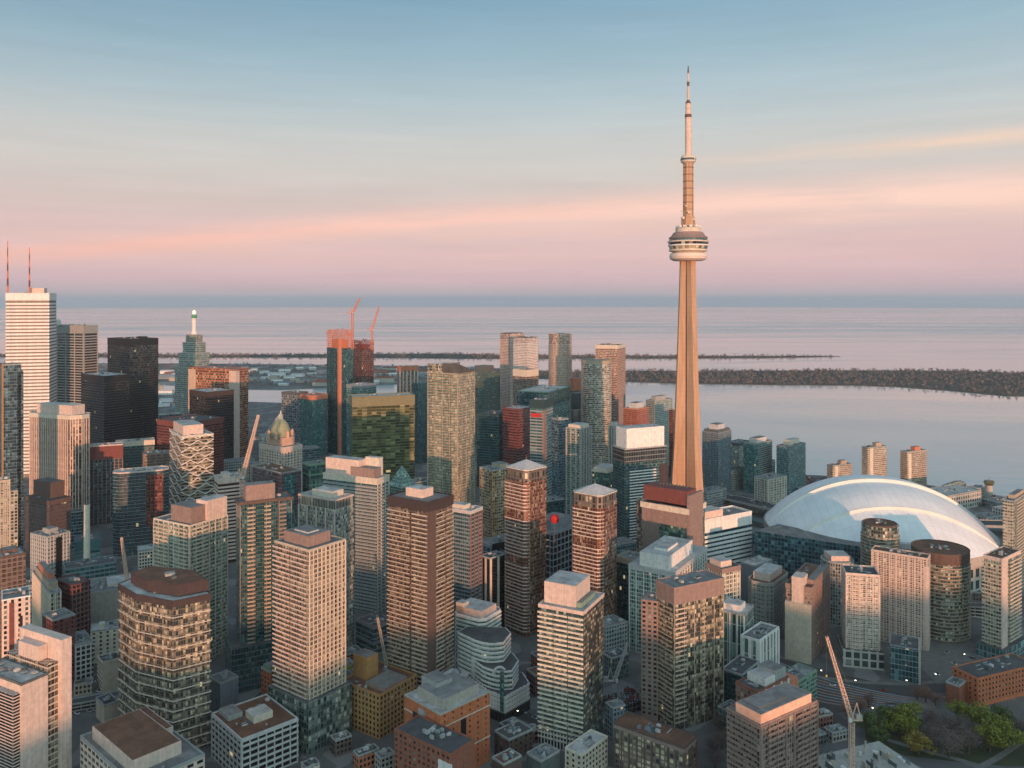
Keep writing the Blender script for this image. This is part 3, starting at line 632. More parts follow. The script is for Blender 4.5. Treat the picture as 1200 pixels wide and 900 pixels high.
B('condo_tower', 'dark tower with a big white crown and wavy green white balconies beside the concrete spire', (723.5, 732, 781), 527, 880, g('dteal', .2, 1.8, 3.1, 'dgrey', .14, .2, .004), th=66, w1=24, fh=3.1,
  cap=(15, g('black', .2, 2.2, 5, 'dgrey', .3, .3, .0), .1), balc=[(.12, .72, 1.6, 'white', (0, 1, 2))], pent=[(.05, .95, .06, .96, 22, 'white')], units=0, adds=[(-.03, .2, .84, 1.02, 0, 105, 'dbrown', 'side_wall')])
B('apartment_tower', 'red brick tower with a silver domed lift room near the lake', (731, 746, 760), 480, 1300, g('red', .3, 2.6, 3.1, 'brick', .35, .3, .0), th=40, fh=3.1, band=('salmon', .7, .2), pent=[(.2, .8, .2, .8, 9, 'lgrey')], units=1)
B('condo_tower', 'grey green slab with a dark left side behind the red brick lake tower', (757, 767, 788), 470, 1380, g('green', .3, 2.4, 3.1, 'grey', .2, .25, .0), th=48, fh=3.1, band=('grey', .7, .2), pent=[(.1, .6, .1, .7, 7, 'grey')], units=1)
B('condo_tower', 'maroon slab just left of the concrete spire', (784, 789, 797), 480, 1310, g('red', .1, 2.4, 3.1, 'maroon', .2, .3, .0), th=48, fh=3.1, units=1)
# lakefront towers right of the concrete spire
B('condo_tower', 'dark blue condo tower with a silver drum roof right of the concrete spire', (823, 842, 857), 508, 1180, g('blue', .35, 2.4, 3.1, 'slate', .2, .2, .004), th=42, fh=3.1, band=('slate', .7, .6), pent=[(.2, .75, .2, .75, 11, 'lgrey'), (.05, .95, .05, .95, 4, 'dgrey')], units=1)
B('condo_tower', 'low green glass tower half hidden behind the lakefront trio', (853, 866, 878), 520, 1270, g('green', .6, 2.4, 3.1, 'grey', .25, .2, .004), th=42, fh=3.1, band=('grey', .7, .5), cap=(4, 'dgrey', .4), units=2)
B('condo_tower', 'teal condo tower with pale balconies, middle of the lakefront trio', (871, 886, 905), 521, 1200, g('teal', .4, 2.4, 3.1, 'teal', .15, .2, .004), th=45, fh=3.1, balc=[(.1, .9, 1.3, 'grey')], pent=[(.2, .8, .2, .8, 7, 'lgrey')], units=1)
B('condo_tower', 'green glass condo tower with a round cream lift room, right of the lakefront trio', (910, 924, 944), 524, 1190, g('teal', .5, 2.4, 3.1, 'teal', .15, .2, .004), th=48, fh=3.1, band=('slate', .6, .5), pent=[(.25, .8, .25, .8, 8, 'cream')], units=1)
B('apartment_block', 'short cream block with dark window strips at the foot of the lakefront towers', (884, 900, 922), 562, 1110, g('grey', .3, 2.8, 3.3, 'cream', .4, .25, .004), th=55, fh=3.3, piers=((3, 0), 5.6, 1.4, .4, 'cream'), units=3)
for lab, px, yt, Yd in (('shortest of the three concrete slab blocks by the lake', (967, 976, 998), 546, 1230), ('middle concrete slab block by the lake with a tan lift room', (1007, 1017, 1039), 525, 1220)):
    B('apartment_block', lab, px, yt, Yd, g('grey', .3, 2.2, 2.9, 'beige', .5, .4, .0), th=68, w1=12, fh=2.9, adds=[(-.06, .06, .1, .26, 0, PZ(yt, Yd)-1, 'cream', 'stair_shaft')], pent=[(.2, .8, .5, .8, 6, 'tan')], units=1)
B('apartment_block', 'concrete slab block glowing orange on its right face, beside the white dome', (1053, 1063, 1086), 530, 1210, g('brown', .3, 2.2, 2.9, 'tan', .5, .4, .0), th=66, w1=12, fh=2.9, adds=[(-.06, .06, .05, .2, 0, 57, 'cream', 'stair_shaft')], pent=[(.2, .8, .45, .75, 6, 'salmon')], units=1)
B('condo_tower', 'cream and green condo tower beyond the dome at the right edge', (1175, 1188, 1206), 588, 780, g('mixed', .4, 2.2, 3.0, 'cream', .2, .2, .004), th=45, fh=3.0, balc=[(-.85, -.1, 1.3, 'beige'), (.1, .9, 1.3, 'beige')], pent=[(.2, .8, .2, .8, 4, 'tan')], units=1)
B('warehouse', 'long pale shed with a curved light roof on the far quay behind the dome', (1090, 1103, 1150), 583, 1090, g('grey', .2, 5, 6, 'conc', .6, .5), th=62, units=4, roof='rooflight', w1=40)
B('warehouse', 'small dark green quay building beside the dome rim', (1104, 1116, 1132), 571, 1185, g('green', .3, 4, 4, 'dgrey', .4, .4), th=50, units=3, roof='rooflight', pent=[(.2, .6, .2, .6, 4, 'copper')])
Yc = 1180; T_ = thing('control_tower', 'slim grey tower with a dark wider head on the far shore', 'tower', (PX(1159, Yc), Yc, 0))
m = MB(); m.lathe([(5.2, 0), (4.4, 18)], 10); m.build('shaft', wall('conc'), T_)
m = MB(); m.lathe([(5.6, 18.01), (6.8, 20), (6.8, 24), (4.6, 25)], 10); m.build('cabin', glass('olive', .3, 2, 3, 'dgrey', .1, .1, .0), T_)
m = MB(); m.lathe([(.3, 25), (.15, 30)], 6); m.build('mast', wall('dgrey'), T_)

# ------------------------------------------------------------------ the stadium
R0 = 111.0; scx, scy, rimz, apex = 383.0, 862.0, 46.0, 45.0
ST = thing('domed_stadium', 'white domed stadium with ribbed roof panels and blue glass sides', 'stadium', (scx, scy, 0))
def sup(t, r=R0, e=.95):
    c, s_ = cos(t), sin(t); return (r*math.copysign(abs(c)**e, c), r*math.copysign(abs(s_)**e, s_))
base = [sup(2*pi*i/64) for i in range(64)]
m = MB(); m.prism(outset(base, -4), 0, rimz-3); m.build('bowl', g('grey', .2, 9, 11, 'conc', .55, .35, .0), ST)
fr = [q for q in base]
# blue glass wing along the camera side, and a concrete ring
m = MB(); m.prism(outset(base, 1.0), rimz-9, rimz-.3, True, True); m.build('concrete_ring', wall('conc'), ST)
wing = [(-142, -48), (-86, -84), (-24, -121), (-2, -107), (-66, -68), (-110, -22)]
m = MB(); m.prism(wing, 0, rimz+9); m.build('glass_wing', g('blue', .45, 3.2, 4.0, 'teal', .14, .18, .003), ST)
m = MB(); m.prism(outset(wing, -.6), rimz+9, rimz+9.2); m.build('wing_roof', roofmat('roofgrey'), ST)
for k in range(1, 10):
    t = k/10; x = wing[0][0]+(wing[2][0]-wing[0][0])*t; y = wing[0][1]+(wing[2][1]-wing[0][1])*t
    m = MB(); m.box(x, y, 0, 1.0, .9, rimz+9, -.55); m.build('pier', wall('dteal'), ST)
# roof: shells that step up towards the back, clipped to the round plan
def shell(y0, y1, off, ny, nx=40, rr=R0, thick=2.6):
    m = MB(); rows = []
    for j in range(ny+1):
        y = y0+(y1-y0)*j/ny; hw = math.sqrt(max(0, 1-min(1, abs(y)/rr)**2.4))**(1/1.2)*rr if False else (max(0, 1-(abs(y)/rr)**2.1))**(1/2.1)*rr
        row = []
        for i in range(nx+1):
            x = -hw+2*hw*i/nx; q = ((abs(x)/rr)**2.1+(abs(y)/rr)**2.1)**(1/2.1)
            row.append((x, y, rimz+off*(1-q**6)+apex*(1-min(1, q)**2.15)))
        rows.append(row)
    for j in range(ny):
        for i in range(nx): m.face([rows[j][i], rows[j][i+1], rows[j+1][i+1], rows[j+1][i]])
    for i in range(nx):
        a, b = rows[0][i], rows[0][i+1]; m.face([(a[0], a[1], a[2]-thick), (b[0], b[1], b[2]-thick), b, a])
        a, b = rows[-1][i+1], rows[-1][i]; m.face([(a[0], a[1], a[2]-thick), (b[0], b[1], b[2]-thick), b, a])
    for j in range(ny):
        a, b = rows[j+1][0], rows[j][0]; m.face([(a[0], a[1], a[2]-thick), (b[0], b[1], b[2]-thick), b, a])
        a, b = rows[j][-1], rows[j+1][-1]; m.face([(a[0], a[1], a[2]-thick), (b[0], b[1], b[2]-thick), b, a])
    return m, rows
dome = ground_mat('dome_membrane', (.68,.70,.71), (.79,.80,.81), .05); dome.node_tree.nodes['Principled BSDF'].inputs['Roughness'].default_value = .55
nt_ = NT(dome.node_tree); bs_ = dome.node_tree.nodes['Principled BSDF']; c0_ = bs_.inputs['Base Color'].links[0].from_socket
sx2 = nt_.n('ShaderNodeSeparateXYZ', ins={0: nt_.n('ShaderNodeTexCoord').outputs['Object']})
se_ = nt_.math('MAXIMUM', nt_.math('LESS_THAN', nt_.math('FRACT', nt_.math('DIVIDE', sx2.outputs[0], 7.5)), .07), nt_.math('LESS_THAN', nt_.math('FRACT', nt_.math('DIVIDE', sx2.outputs[1], 19.0)), .035))
dome.node_tree.links.new(nt_.mix(nt_.math('MULTIPLY', se_, .30), c0_, (.42, .43, .44)), bs_.inputs['Base Color'])
rib = ground_mat('dome_trim', (.66,.65,.61), (.74,.73,.69), .05)
ang = radians(-8); SR = link(None, 'roof', ST, (0, 0, 0), ang)
for (y0, y1, off, ny) in ((-R0, -58, 0.0, 12), (-60, -2, 3.0, 12), (-4, R0, 6.0, 22)):
    m, rows = shell(y0, y1, off, ny); m.build('roof_panel', dome, SR, smooth=False)
    if y0 > -R0:
        m = MB(); ro = rows[0]
        for i in range(len(ro)-1):
            a, b = ro[i], ro[i+1]
            for (dy, w_, hz) in ((0, 4.5, .3),):
                m.face([(a[0], a[1]-.6, a[2]+hz), (b[0], b[1]-.6, b[2]+hz), (b[0]*.985, b[1]+w_, b[2]+hz+.4), (a[0]*.985, a[1]+w_, a[2]+hz+.4)])
                m.face([(a[0], a[1]-.6, a[2]-3), (b[0], b[1]-.6, b[2]-3), (b[0], b[1]-.6, b[2]+hz), (a[0], a[1]-.6, a[2]+hz)])
        m.build('roof_rib', rib, SR)
m = MB(); m.box(-18, -R0*.93, rimz+4, 40, 7, 9.5, -.3); m.build('entrance_block', wall('lgrey'), ST)
m = MB(); m.box(R0*.62, -R0*.55, 0, 60, 26, 30, .6); m.build('side_ramp', g('blue', .2, 12, 14, 'conc', .35, .45), ST)

# ------------------------------------------------------------------ the tall concrete spire
Yt = 941; TW = thing('observation_tower', 'tall slender concrete tower with a round pod and striped mast', 'tower', (PX(806.5, Yt), Yt, 0))
def ysec(r, w, core, rot):
    pts = []
    for k in range(3):
        a = rot+k*2*pi/3; d = (cos(a), sin(a)); n_ = (-d[1], d[0])
        pts += [(d[0]*r+n_[0]*-w, d[1]*r+n_[1]*-w), (d[0]*r+n_[0]*w, d[1]*r+n_[1]*w)]
        b = a+pi/3; pts.append((cos(b)*core, sin(b)*core))
    return pts
concm, N_, p_ = newmat('slipformed_concrete'); tc_ = N_.n('ShaderNodeTexCoord')
sx_ = N_.n('ShaderNodeSeparateXYZ', ins={0: tc_.outputs['Object']})
ln = N_.math('LESS_THAN', N_.math('FRACT', N_.math('DIVIDE', sx_.outputs[2], 6.0)), .06)
nz_ = N_.n('ShaderNodeTexNoise', ins={'Vector': N_.n('ShaderNodeMapping', ins={0: tc_.outputs['Object'], 3: (.5, .5, .03)}).outputs[0], 'Scale': 1.0, 'Detail': 6.0}).outputs[0]
f_ = N_.math('MULTIPLY', N_.n('ShaderNodeMapRange', ins={0: nz_, 1: .3, 2: .7, 3: .76, 4: 1.12}).outputs[0], N_.math('SUBTRACT', 1.0, N_.math('MULTIPLY', ln, .16)))
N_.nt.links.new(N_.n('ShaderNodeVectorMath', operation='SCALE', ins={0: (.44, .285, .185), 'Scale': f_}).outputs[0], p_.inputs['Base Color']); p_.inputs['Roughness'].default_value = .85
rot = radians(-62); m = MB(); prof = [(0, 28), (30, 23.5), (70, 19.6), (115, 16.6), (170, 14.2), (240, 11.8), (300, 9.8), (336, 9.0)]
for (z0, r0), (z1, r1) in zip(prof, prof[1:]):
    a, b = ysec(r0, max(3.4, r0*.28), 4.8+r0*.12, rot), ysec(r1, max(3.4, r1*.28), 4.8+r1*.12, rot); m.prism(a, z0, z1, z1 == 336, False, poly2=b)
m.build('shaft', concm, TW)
m = MB(); gr_a = rot+pi/3+pi*2/3*2
for k in range(3):
    b = rot+pi/3+k*2*pi/3; m.bar((cos(b)*(4.9+2.6), sin(b)*(4.9+2.6), 20), (cos(b)*5.6, sin(b)*5.6, 330), .9, .9)
m.build('lift_shafts', wall('dbrown'), TW)
podg = g('black', .25, 2.4, 40, 'dgrey', .12, .0, .02, .4)
for nm, prof, mt in (('radome', [(9, 329), (17, 329.5), (20.6, 331.5), (21.4, 334.5), (20.6, 337.6), (17, 339)], plain('radome_white', (.66,.56,.49), .5)),
                     ('pod_deck', [(17, 339), (21.6, 340.5), (21.8, 342.0), (21.8, 342.4), (20.6, 342.5)], wall('cream')), ('observation_windows', [(20.9, 342.5), (22.2, 346)], glass('gold', .6, 2.3, 40, 'dgrey', .12, 0, .1)),
                     ('pod_deck', [(22.3, 346), (22.9, 346.2), (22.9, 347.6), (22.3, 347.8)], wall('white')), ('restaurant_windows', [(22.2, 347.8), (22.6, 350.4)], podg),
                     ('pod_deck', [(22.8, 350.4), (23.4, 350.6), (23.4, 352.0), (22.8, 352.2)], wall('cream')), ('upper_windows', [(21.8, 352.2), (21.6, 355)], podg),
                     ('pod_roof', [(21.9, 355), (22.2, 355.8), (19, 358.2), (16.6, 361.8), (15.5, 362.2)], wall('mauve')),
                     ('equipment_level', [(14.4, 362.2), (14.4, 367), (8, 367.6)], wall('cream'))):
    m = MB(); m.lathe(prof, 40); m.build(nm, mt, TW)
for k in range(12):
    a = 2*pi*k/12; m = MB(); m.box(cos(a)*12.4, sin(a)*12.4, 367.6, 3.4, 3.0, 2.2, a); m.build('roof_unit', wall('white'), TW)
m = MB(); m.lathe([(8.2, 367), (8.0, 379), (6.2, 380.5), (5.9, 441)], 6); m.build('upper_shaft', concm, TW)
for z in range(388, 440, 8):
    m = MB(); m.lathe([(6.15, z), (6.2, z+.8)], 6); m.build('joint_ring', wall('brown'), TW)
m = MB()
for (a, z, l) in ((3.6, 377, 3.4), (4.6, 383, 3.0), (5.4, 375, 3.8), (2.9, 386, 2.2), (4.2, 391, 2.0)): m.box(cos(a)*7.6, sin(a)*7.6, z, l, l, l*.8, a)
m.build('antenna_boxes', wall('cream'), TW)
for nm, prof, mt in (('sky_pod', [(6, 441), (8.4, 443), (8.8, 446), (8.0, 449), (6.2, 450.5)], wall('cream')), ('sky_pod_windows', [(8.75, 444.6), (8.95, 445.0), (8.95, 446.4), (8.8, 446.8)], podg)):
    m = MB(); m.lathe(prof, 24); m.build(nm, mt, TW)
am = [wall('pink'), wall('brown')]; segs = [(450.5, 494, 3.7, 3.6, 0), (494, 497.5, 3.9, 3.9, 1), (497.5, 510, 3.2, 3.1, 0), (510, 514, 3.4, 1.6, 1), (514, 530, 1.5, 1.35, 0), (530, 535, 1.45, 1.45, 1), (535, 545, 1.1, 1.0, 0), (545, 553.3, 1.05, .5, 1)]
for z0, z1, r0, r1, k in segs:
    m = MB(); m.lathe([(r0, z0+.02), (r1, z1)], 12); m.build('mast', am[k], TW)

# ------------------------------------------------------------------ the middle ground, left to right
g = glass
B('office_building', 'curved dark teal and red glass tower with thin pale floor lines', (118, 132, 198), 556, 905, g('dteal', .22, 2.4, 3.9, 'dteal', .05, .1, .003, .6), th=66, w1=24, fh=3.9, chamfer=7, band=('slate', .55, .2), units=7, roof='rooflight', par=(1.4, 'pink'), adds=[(-.01, .02, .58, .9, 30, 88, g('red', .3, 2.4, 3.9, 'maroon', .06, .1, .0), 'red_glass_bay')], piers=((1,), 4, .5, .4, 'maroon'))
B('office_building', 'grey H shaped office block with white window frames and a dark recess', (36, 55, 82), 630, 760, g('grey', .2, 3.0, 3.6, 'grey', .2, .3, .01), th=30, fh=3.6, band=('grey', .9, .3), piers=((3, 0), 3.2, .8, .35, 'lgrey'), adds=[(-.03, .05, .38, .62, 14, 62, 'black', 'dark_recess')], units=6, roof='roofgrey', pent=[(.3, .7, .3, .7, 5, 'grey')])
B('office_building', 'teal roofed office block behind the pale chimney stack', (80, 88, 117), 636, 800, g('teal', .25, 9, 3.8, 'slate', .0, .35, .003), th=62, w1=26, fh=3.8, band=('slate', 1.3, .25), cap=(9, 'teal', .4), units=3, roof='roofdark', par=(.6, 'teal'))
Yq = 770; q_ = thing('chimney', 'tall cream chimney stack standing before the teal roofed block', 'chimney', (PX(101.8, Yq), Yq, 0))
m = MB(); m.lathe([(3.6, 0), (3.1, 10), (2.5, PZ(591, Yq)-1), (2.8, PZ(591, Yq)-.9), (2.8, PZ(591, Yq))], 14); m.build('stack', wall('cream'), q_)
m = MB(); m.lathe([(2.2, PZ(591, Yq)+.02), (2.2, PZ(591, Yq)+.5)], 12); m.build('flue', wall('black'), q_)
B('office_building', 'long grey flat roofed hall with a blank pale wall behind the front dark capped tower', (86, 100, 158), 697, 690, wall('conc'), th=62, w1=40, units=6, roof='roofgrey', par=(.9, 'conc'), pent=[(.3, .8, .45, .95, 2.5, 'cream')])
B('office_building', 'low slate roofed block at the foot of the H shaped office', (62, 76, 136), 668, 740, g('teal', .2, 4, 4, 'slate', .1, .4, .01), th=58, w1=22, units=8, roof='roofdark', par=(.7, 'slate'))
B('office_building', 'plum brick warehouse with a flat roof below the slate roofed block', (64, 84, 106), 687, 655, g('black', .1, 3.2, 4, 'maroon', .45, .4, .01), th=35, units=4, roof='roofdark', par=(.8, 'maroon'))
B('hotel', 'stepped stone block with a glowing peach top at the lower left', (38, 58, 72), 696, 640, g('grey', .25, 2.6, 3.4, 'beige', .45, .35, .006), th=50, fh=3.4, piers=((3, 0), 4, 1.1, .4, 'cream'), pent=[(.12, .9, .12, .9, 6, 'tan'), (.25, .8, .25, .8, 11, 'salmon')], units=1, seed=4)
B('apartment_tower', 'dark brown brick tower with a flat pale roof at the left edge', (-40, -6, 30), 655, 560, g('brown', .15, 3.2, 3.2, 'brown', .45, .45, .006), th=50, w1=20, fh=3.2, band=('brown', .5, .15), units=4, roof='rooflight', pent=[(.3, .8, .3, .8, 3, 'brown')])
B('apartment_building', 'white framed block of small dark windows with magenta recesses, left edge', (-18, 2, 35.5), 704, 500, wall('pink'), th=58, w1=20, fh=3.1, win=((3, 0), 3.3, 1.5, 1.9, 0), adds=[(-.04, .02, .26, .42, 20, 99, 'maroon', 'recess'), (-.03, 0, .62, .72, 60, 90, 'black', 'window_strip')], units=2, par=(.5, 'white'))
# big concrete slab block in the lower left corner
g4 = g('brown', .2, 2.0, 3.4, 'beige', .12, .3, .006)
Yb = 430
T_ = B('apartment_building', 'pink concrete slab block with blank end walls in the lower left corner', (-62, 25, 57), 803, Yb, wall('pink'), th=28, w1=40, w2=14.5, fh=3.4, roof='rooflight', units=5, par=(1.0, 'dgrey'), band=None,
  adds=[(0.02, .95, 1.002, 1.42, 0, 87, g4, 'glass_bay'), (-.06, .9, 1.422, 1.82, 0, 99, 'pink', 'end_slab'), (.25, .7, 1.05, 1.40, 87, 95, 'pink', 'stair_head')])
m = MB(); P_, a_, b_ = rectfoot(-62, 25, 57, Yb, 28, 40, 14.5); FP = FOOT[-1][1]; fcx, fcy = sum(q[0] for q in FP)/4, sum(q[1] for q in FP)/4
q_ = [(x-fcx, y-fcy) for x, y in (P_(.02, -.01), P_(.02, .0), P_(1, .0), P_(1, -.30), P_(.06, -.30))]
low = [(x-fcx, y-fcy) for x, y in (P_(.03, -.25), P_(.03, -.002), P_(1, -.002), P_(1, -.25))]
m.prism(low, 0, 78); m.build('lower_wing', g('black', .15, 6, 1.7, 'pink', .02, .45, .0), T_)
m = MB(); m.prism(outset(low, -.5), 78, 78.2); m.build('wing_roof', roofmat('rooflight'), T_)
B('apartment_building', 'pale pink grid fronted block partly hidden by the concrete slab block', (-40, -10, 34), 783, 470, wall('pink'), th=60, w1=10, fh=3.1, win=((0,), 3.0, 1.6, 1.5, 0), units=2)
B('office_building', 'low blue white office block with a window grid, left of the dark capped tower', (68, 88, 109), 757, 610, g('black', .2, 3.4, 3.6, 'lgrey', .4, .4, .01), th=50, w1=26, units=5, roof='roofgrey')
B('shop_row', 'row of low cream roofed shops below the long grey hall', (98, 106, 146), 741, 640, wall('cream'), th=66, w1=16, units=6, roof='rooflight', win=((0,), 4, 1.6, 1.4, 0), pent=[(.2, .6, .25, .4, 4, 'cream')])
B('shop_building', 'small tan two storey building beside the parking lot', (101, 120, 146), 778, 590, wall('beige'), th=50, w1=15, units=3, roof='roofdark', par=(1.2, 'beige'), win=((3,), 3.5, 1.5, 1.5, 0))
B('brick_building', 'brown roofed low brick block in front of the peach topped hotel', (40, 62, 88), 728, 600, wall('maroon'), th=40, w1=20, units=3, roof='roofgrey', win=((3, 0), 3.5, 1.3, 1.6, 0))
B('shop_building', 'low tan walled building with a dark roof at the foot of the dark capped tower', (100, 122, 139), 828, 548, wall('beige'), th=45, w1=16, units=2, roof='roofdark')
# tower with the dark cap in front
Yc = 510
T_ = G('condo_tower', 'front condo tower with a dark brown cap and white lines every second floor', [(203, 510), (246, 523), (228, 548), (168, 560), (139, 541), (160, 522)], 705, Yc, g('gold', .40, 1.45, 3.25, 'brown', .16, .2, .004, .42), fh=6.5,
  band=('cream', .38, .75), cap=(3.6, 'dbrown', .4), roof='rooflight', units=2, par=(.5, 'dbrown'), seed=5)
FP = FOOT[-1][1]; fcx, fcy = sum(q[0] for q in FP)/6, sum(q[1] for q in FP)/6; zc = PZ(703, Yc)
inn = [(x-fcx, y-fcy) for x, y in FP]; inn = [(x*.84+3.2, y*.78+1.0) for x, y in inn]
m = MB(); m.prism(inn, zc+.1, zc+6.6); m.build('penthouse', wall('dbrown'), T_)
m = MB(); m.prism(outset(inn, -.7), zc+6.6, zc+6.8); m.build('penthouse_roof', roofmat('roofbrown'), T_)
m = MB(); m.box(4, 2, zc+6.8, 6, 5, 1.6, .5); m.build('roof_unit', wall('grey'), T_)
m = MB(); m.box(9, -4, zc+6.8, 3, 3, 1.4, .5); m.build('roof_unit', wall('dgrey'), T_)
B('condo_tower', 'wide gold and green condo tower behind the dark capped tower', (180, 222, 267), 617, 630, g('mixed', .5, 1.8, 3.0, 'copper', .20, .22, .006, .5), th=30, fh=3.0, band=('cream', .40, .2), balc=[(-.95, -.55, 1.3, 'beige'), (-.35, -.05, 1.3, 'beige'), (.1, .45, 1.3, 'cream')],
  pent=[(.05, .62, .1, .6, 13, 'mauve'), (-.0, .3, .45, .98, 16, 'pink')], units=3, piers=((0, 3), 6, .7, .4, 'pink'))
B('condo_tower', 'dark teal tower with gold balcony columns and a brown rooftop box', (266, 281, 342), 590, 600, g('dteal', .3, 1.6, 3.0, 'dteal', .14, .2, .006, .4), th=62, fh=3.0, w1=16, balc=[(.16, .30, 1.4, 'tan'), (.46, .58, 1.4, 'tan'), (.72, .86, 1.4, 'mauve')], cap=(1.4, 'brown', .9), pent=[(.1, .8, .12, .68, 12, 'mauve')], units=2, piers=((0,), 9, .5, .5, 'mauve'), podium=(7, 32, g('dteal', .3, 2, 4, 'dgrey', .1, .2, .01)))
B('condo_tower', 'pink edged glass tower with a pale flat roof, centre left', (349.5, 393, 414.5), 587, 650, g('mixed', .45, 1.7, 3.1, 'pink', .18, .2, .004, .5), th=30, fh=3.1, adds=[(-.01, .99, -.01, 0.0, 0, 10, 'grey', 'plinth')], cap=(7, g('mixed', .3, 1.7, 9, 'pink', .25, .1, .0), .1), pent=[(.2, .75, .25, .85, 5, 'cream')], units=2, roof='rooflight', par=(.9, 'pink'), piers=((3,), 11, 1.3, .5, 'pink'), band=('slate', .45, .1))
B('condo_tower', 'big banded tower with white floor strips and pink rooftop boxes', (379, 442, 456), 562, 742, g('dteal', .3, 1.7, 3.1, 'grey', .12, .15, .006, .4), th=26, fh=3.1, band=('grey', 1.15, .5), cap=(5, 'cream', .3), pent=[(.35, .98, .1, .75, 15, 'pink'), (.06, .5, .05, .6, 9, 'mauve'), (.1, .35, .6, .95, 17, 'cream')], units=3, roof='rooflight', piers=((0,), 7, 1.2, .5, 'cream'))
B('condo_tower', 'front left tower of lit balconies with a mauve rooftop box', (322, 362, 405), 646, 515, g('brown', .45, 1.6, 3.0, 'beige', .20, .2, .004, .45), th=37, fh=3.0, band=('beige', .5, .35), balc=[(-.98, -.52, 1.4, 'pink', (), .8), (-.48, -.06, 1.4, 'pink', (), .7)], piers=((0,), 3.2, .55, .55, 'cream'), pent=[(.15, .85, .12, .72, 7.5, 'mauve'), (.3, .7, .25, .55, 8.3, 'lgrey')], units=4, roof='roofgrey', podium=(3, 33, g('mixed', .4, 2.4, 4, 'dgrey', .25, .3, .01)))
B('condo_tower', 'dark brown front tower with a wide dark cap left of the white terraced building', (455.5, 502, 530), 590, 560, g('brown', .28, 1.7, 3.0, 'brown', .22, .2, .004, .5), th=34, fh=3.0, cap=(6, 'dbrown', .7), balc=[(-.98, -.45, 1.4, 'beige', (), .55), (-.40, -.03, 1.2, 'beige', (), .7), (.28, .62, 1.3, 'beige', (), .5), (.68, .98, 1.1, 'tan', (), .8)], adds=[(-.03, .06, -.04, .26, 0, 140, 'brown', 'brick_corner')], pent=[(.3, .72, .25, .7, 6.5, 'pink'), (.05, .95, .05, .95, .6, 'mauve')], units=5, roof='roofbrown')
B('condo_tower', 'grey teal tower with a pale flat roof right of the dark brown front tower', (528, 551, 565), 600, 650, g('dteal', .3, 1.8, 3.1, 'slate', .18, .2, .006, .4), th=32, fh=3.1, band=('slate', .7, .2), piers=((0,), 5, .9, .5, 'brick'), pent=[(.35, .98, .1, .6, 4, 'cream')], units=3, roof='rooflight', cap=(2, 'lgrey', .4))
B('apartment_block', 'ochre apartment slab with rows of small balconies behind the taller pyramid top', (562, 577, 600), 552, 830, g('gold', .4, 2.6, 3.0, 'gbrick', .4, .3, .004), th=52, fh=3.0, balc=[(-.8, -.2, 1.2, 'tan'), (.2, .5, 1.2, 'tan')], pent=[(.2, .8, .5, .95, 4.5, 'tan')], units=2)
for lab, px, yt, Yd in (('taller of the twin red brown towers with pale pyramid roofs', (590, 617, 643.5), 552, 690), ('shorter of the twin red brown towers with pale pyramid roofs', (669, 704, 725.5), 582, 655)):
    T_ = B('condo_tower', lab, px, yt, Yd, g('brown', .30, 1.5, 3.0, 'brick', .2, .2, .004, .35), th=45 if px[0] < 600 else 38, fh=3.0, chamfer=3.5, cap=(10, g('gold', .2, 3.4, 6, 'brown', .5, .3, .0), .1), balc=[(7.0+.28-1, 8.0+.72, 1.3, 'pink', (11, 12, 24, 25)) if False else (6.35, 8.65, 1.5, 'pink', (9, 10, 22, 23), .7), (0.72+.02, 1.0, 1.2, 'tan'), (6.0, 6.28, 1.2, 'tan')], units=0, roof='roofgrey', par=(.4, 'cream'), piers=((0, 6), 3.2, .5, .4, 'brick'))
    FP = FOOT[-1][1]; n_ = len(FP); fcx, fcy = sum(q[0] for q in FP)/n_, sum(q[1] for q in FP)/n_; zz = PZ(yt, Yd)
    ra = outset([(x-fcx, y-fcy) for x, y in FP], -1.2); m = MB()
    for i in range(n_): m.face([(*ra[i], zz+.2), (*ra[(i+1) % n_], zz+.2), (0, 0, zz+6.2)])
    m.build('pyramid_roof', wall('lgrey'), T_); m = MB(); m.bar((0, 0, zz+6), (0, 0, zz+10), .25, .1); m.build('finial', wall('grey'), T_)
B('condo_tower', 'front tower of cream and green bands with a pink box on top', (632, 683, 707), 718, 512, g('mixed', .30, 1.7, 3.05, 'dgrey', .10, .15, .008, .3), th=27, fh=3.05, band=None, balc=[(-.995, -.66, 1.0, 'cream'), (-.645, -.35, 1.0, 'cream'), (-.335, -.01, 1.0, 'cream')], cap=(1.6, 'pink', .5), roof='rooflight', units=3,
  pent=[(.22, .95, .12, .80, 14, 'pink'), (.10, .22, .15, .8, 3.5, 'copper')], adds=[(-.004, .0, .02, .98, 12, 88, g('gold', .42, 3.0, 3.05, 'black', .30, .42, .003, .45), 'dark_glass_face'), (-.01, 1.01, -.02, .6, 0, 10, g('black', .2, 2.2, 12, 'lgrey', .5, .05, .0), 'colonnade')], par=(.8, 'pink'))
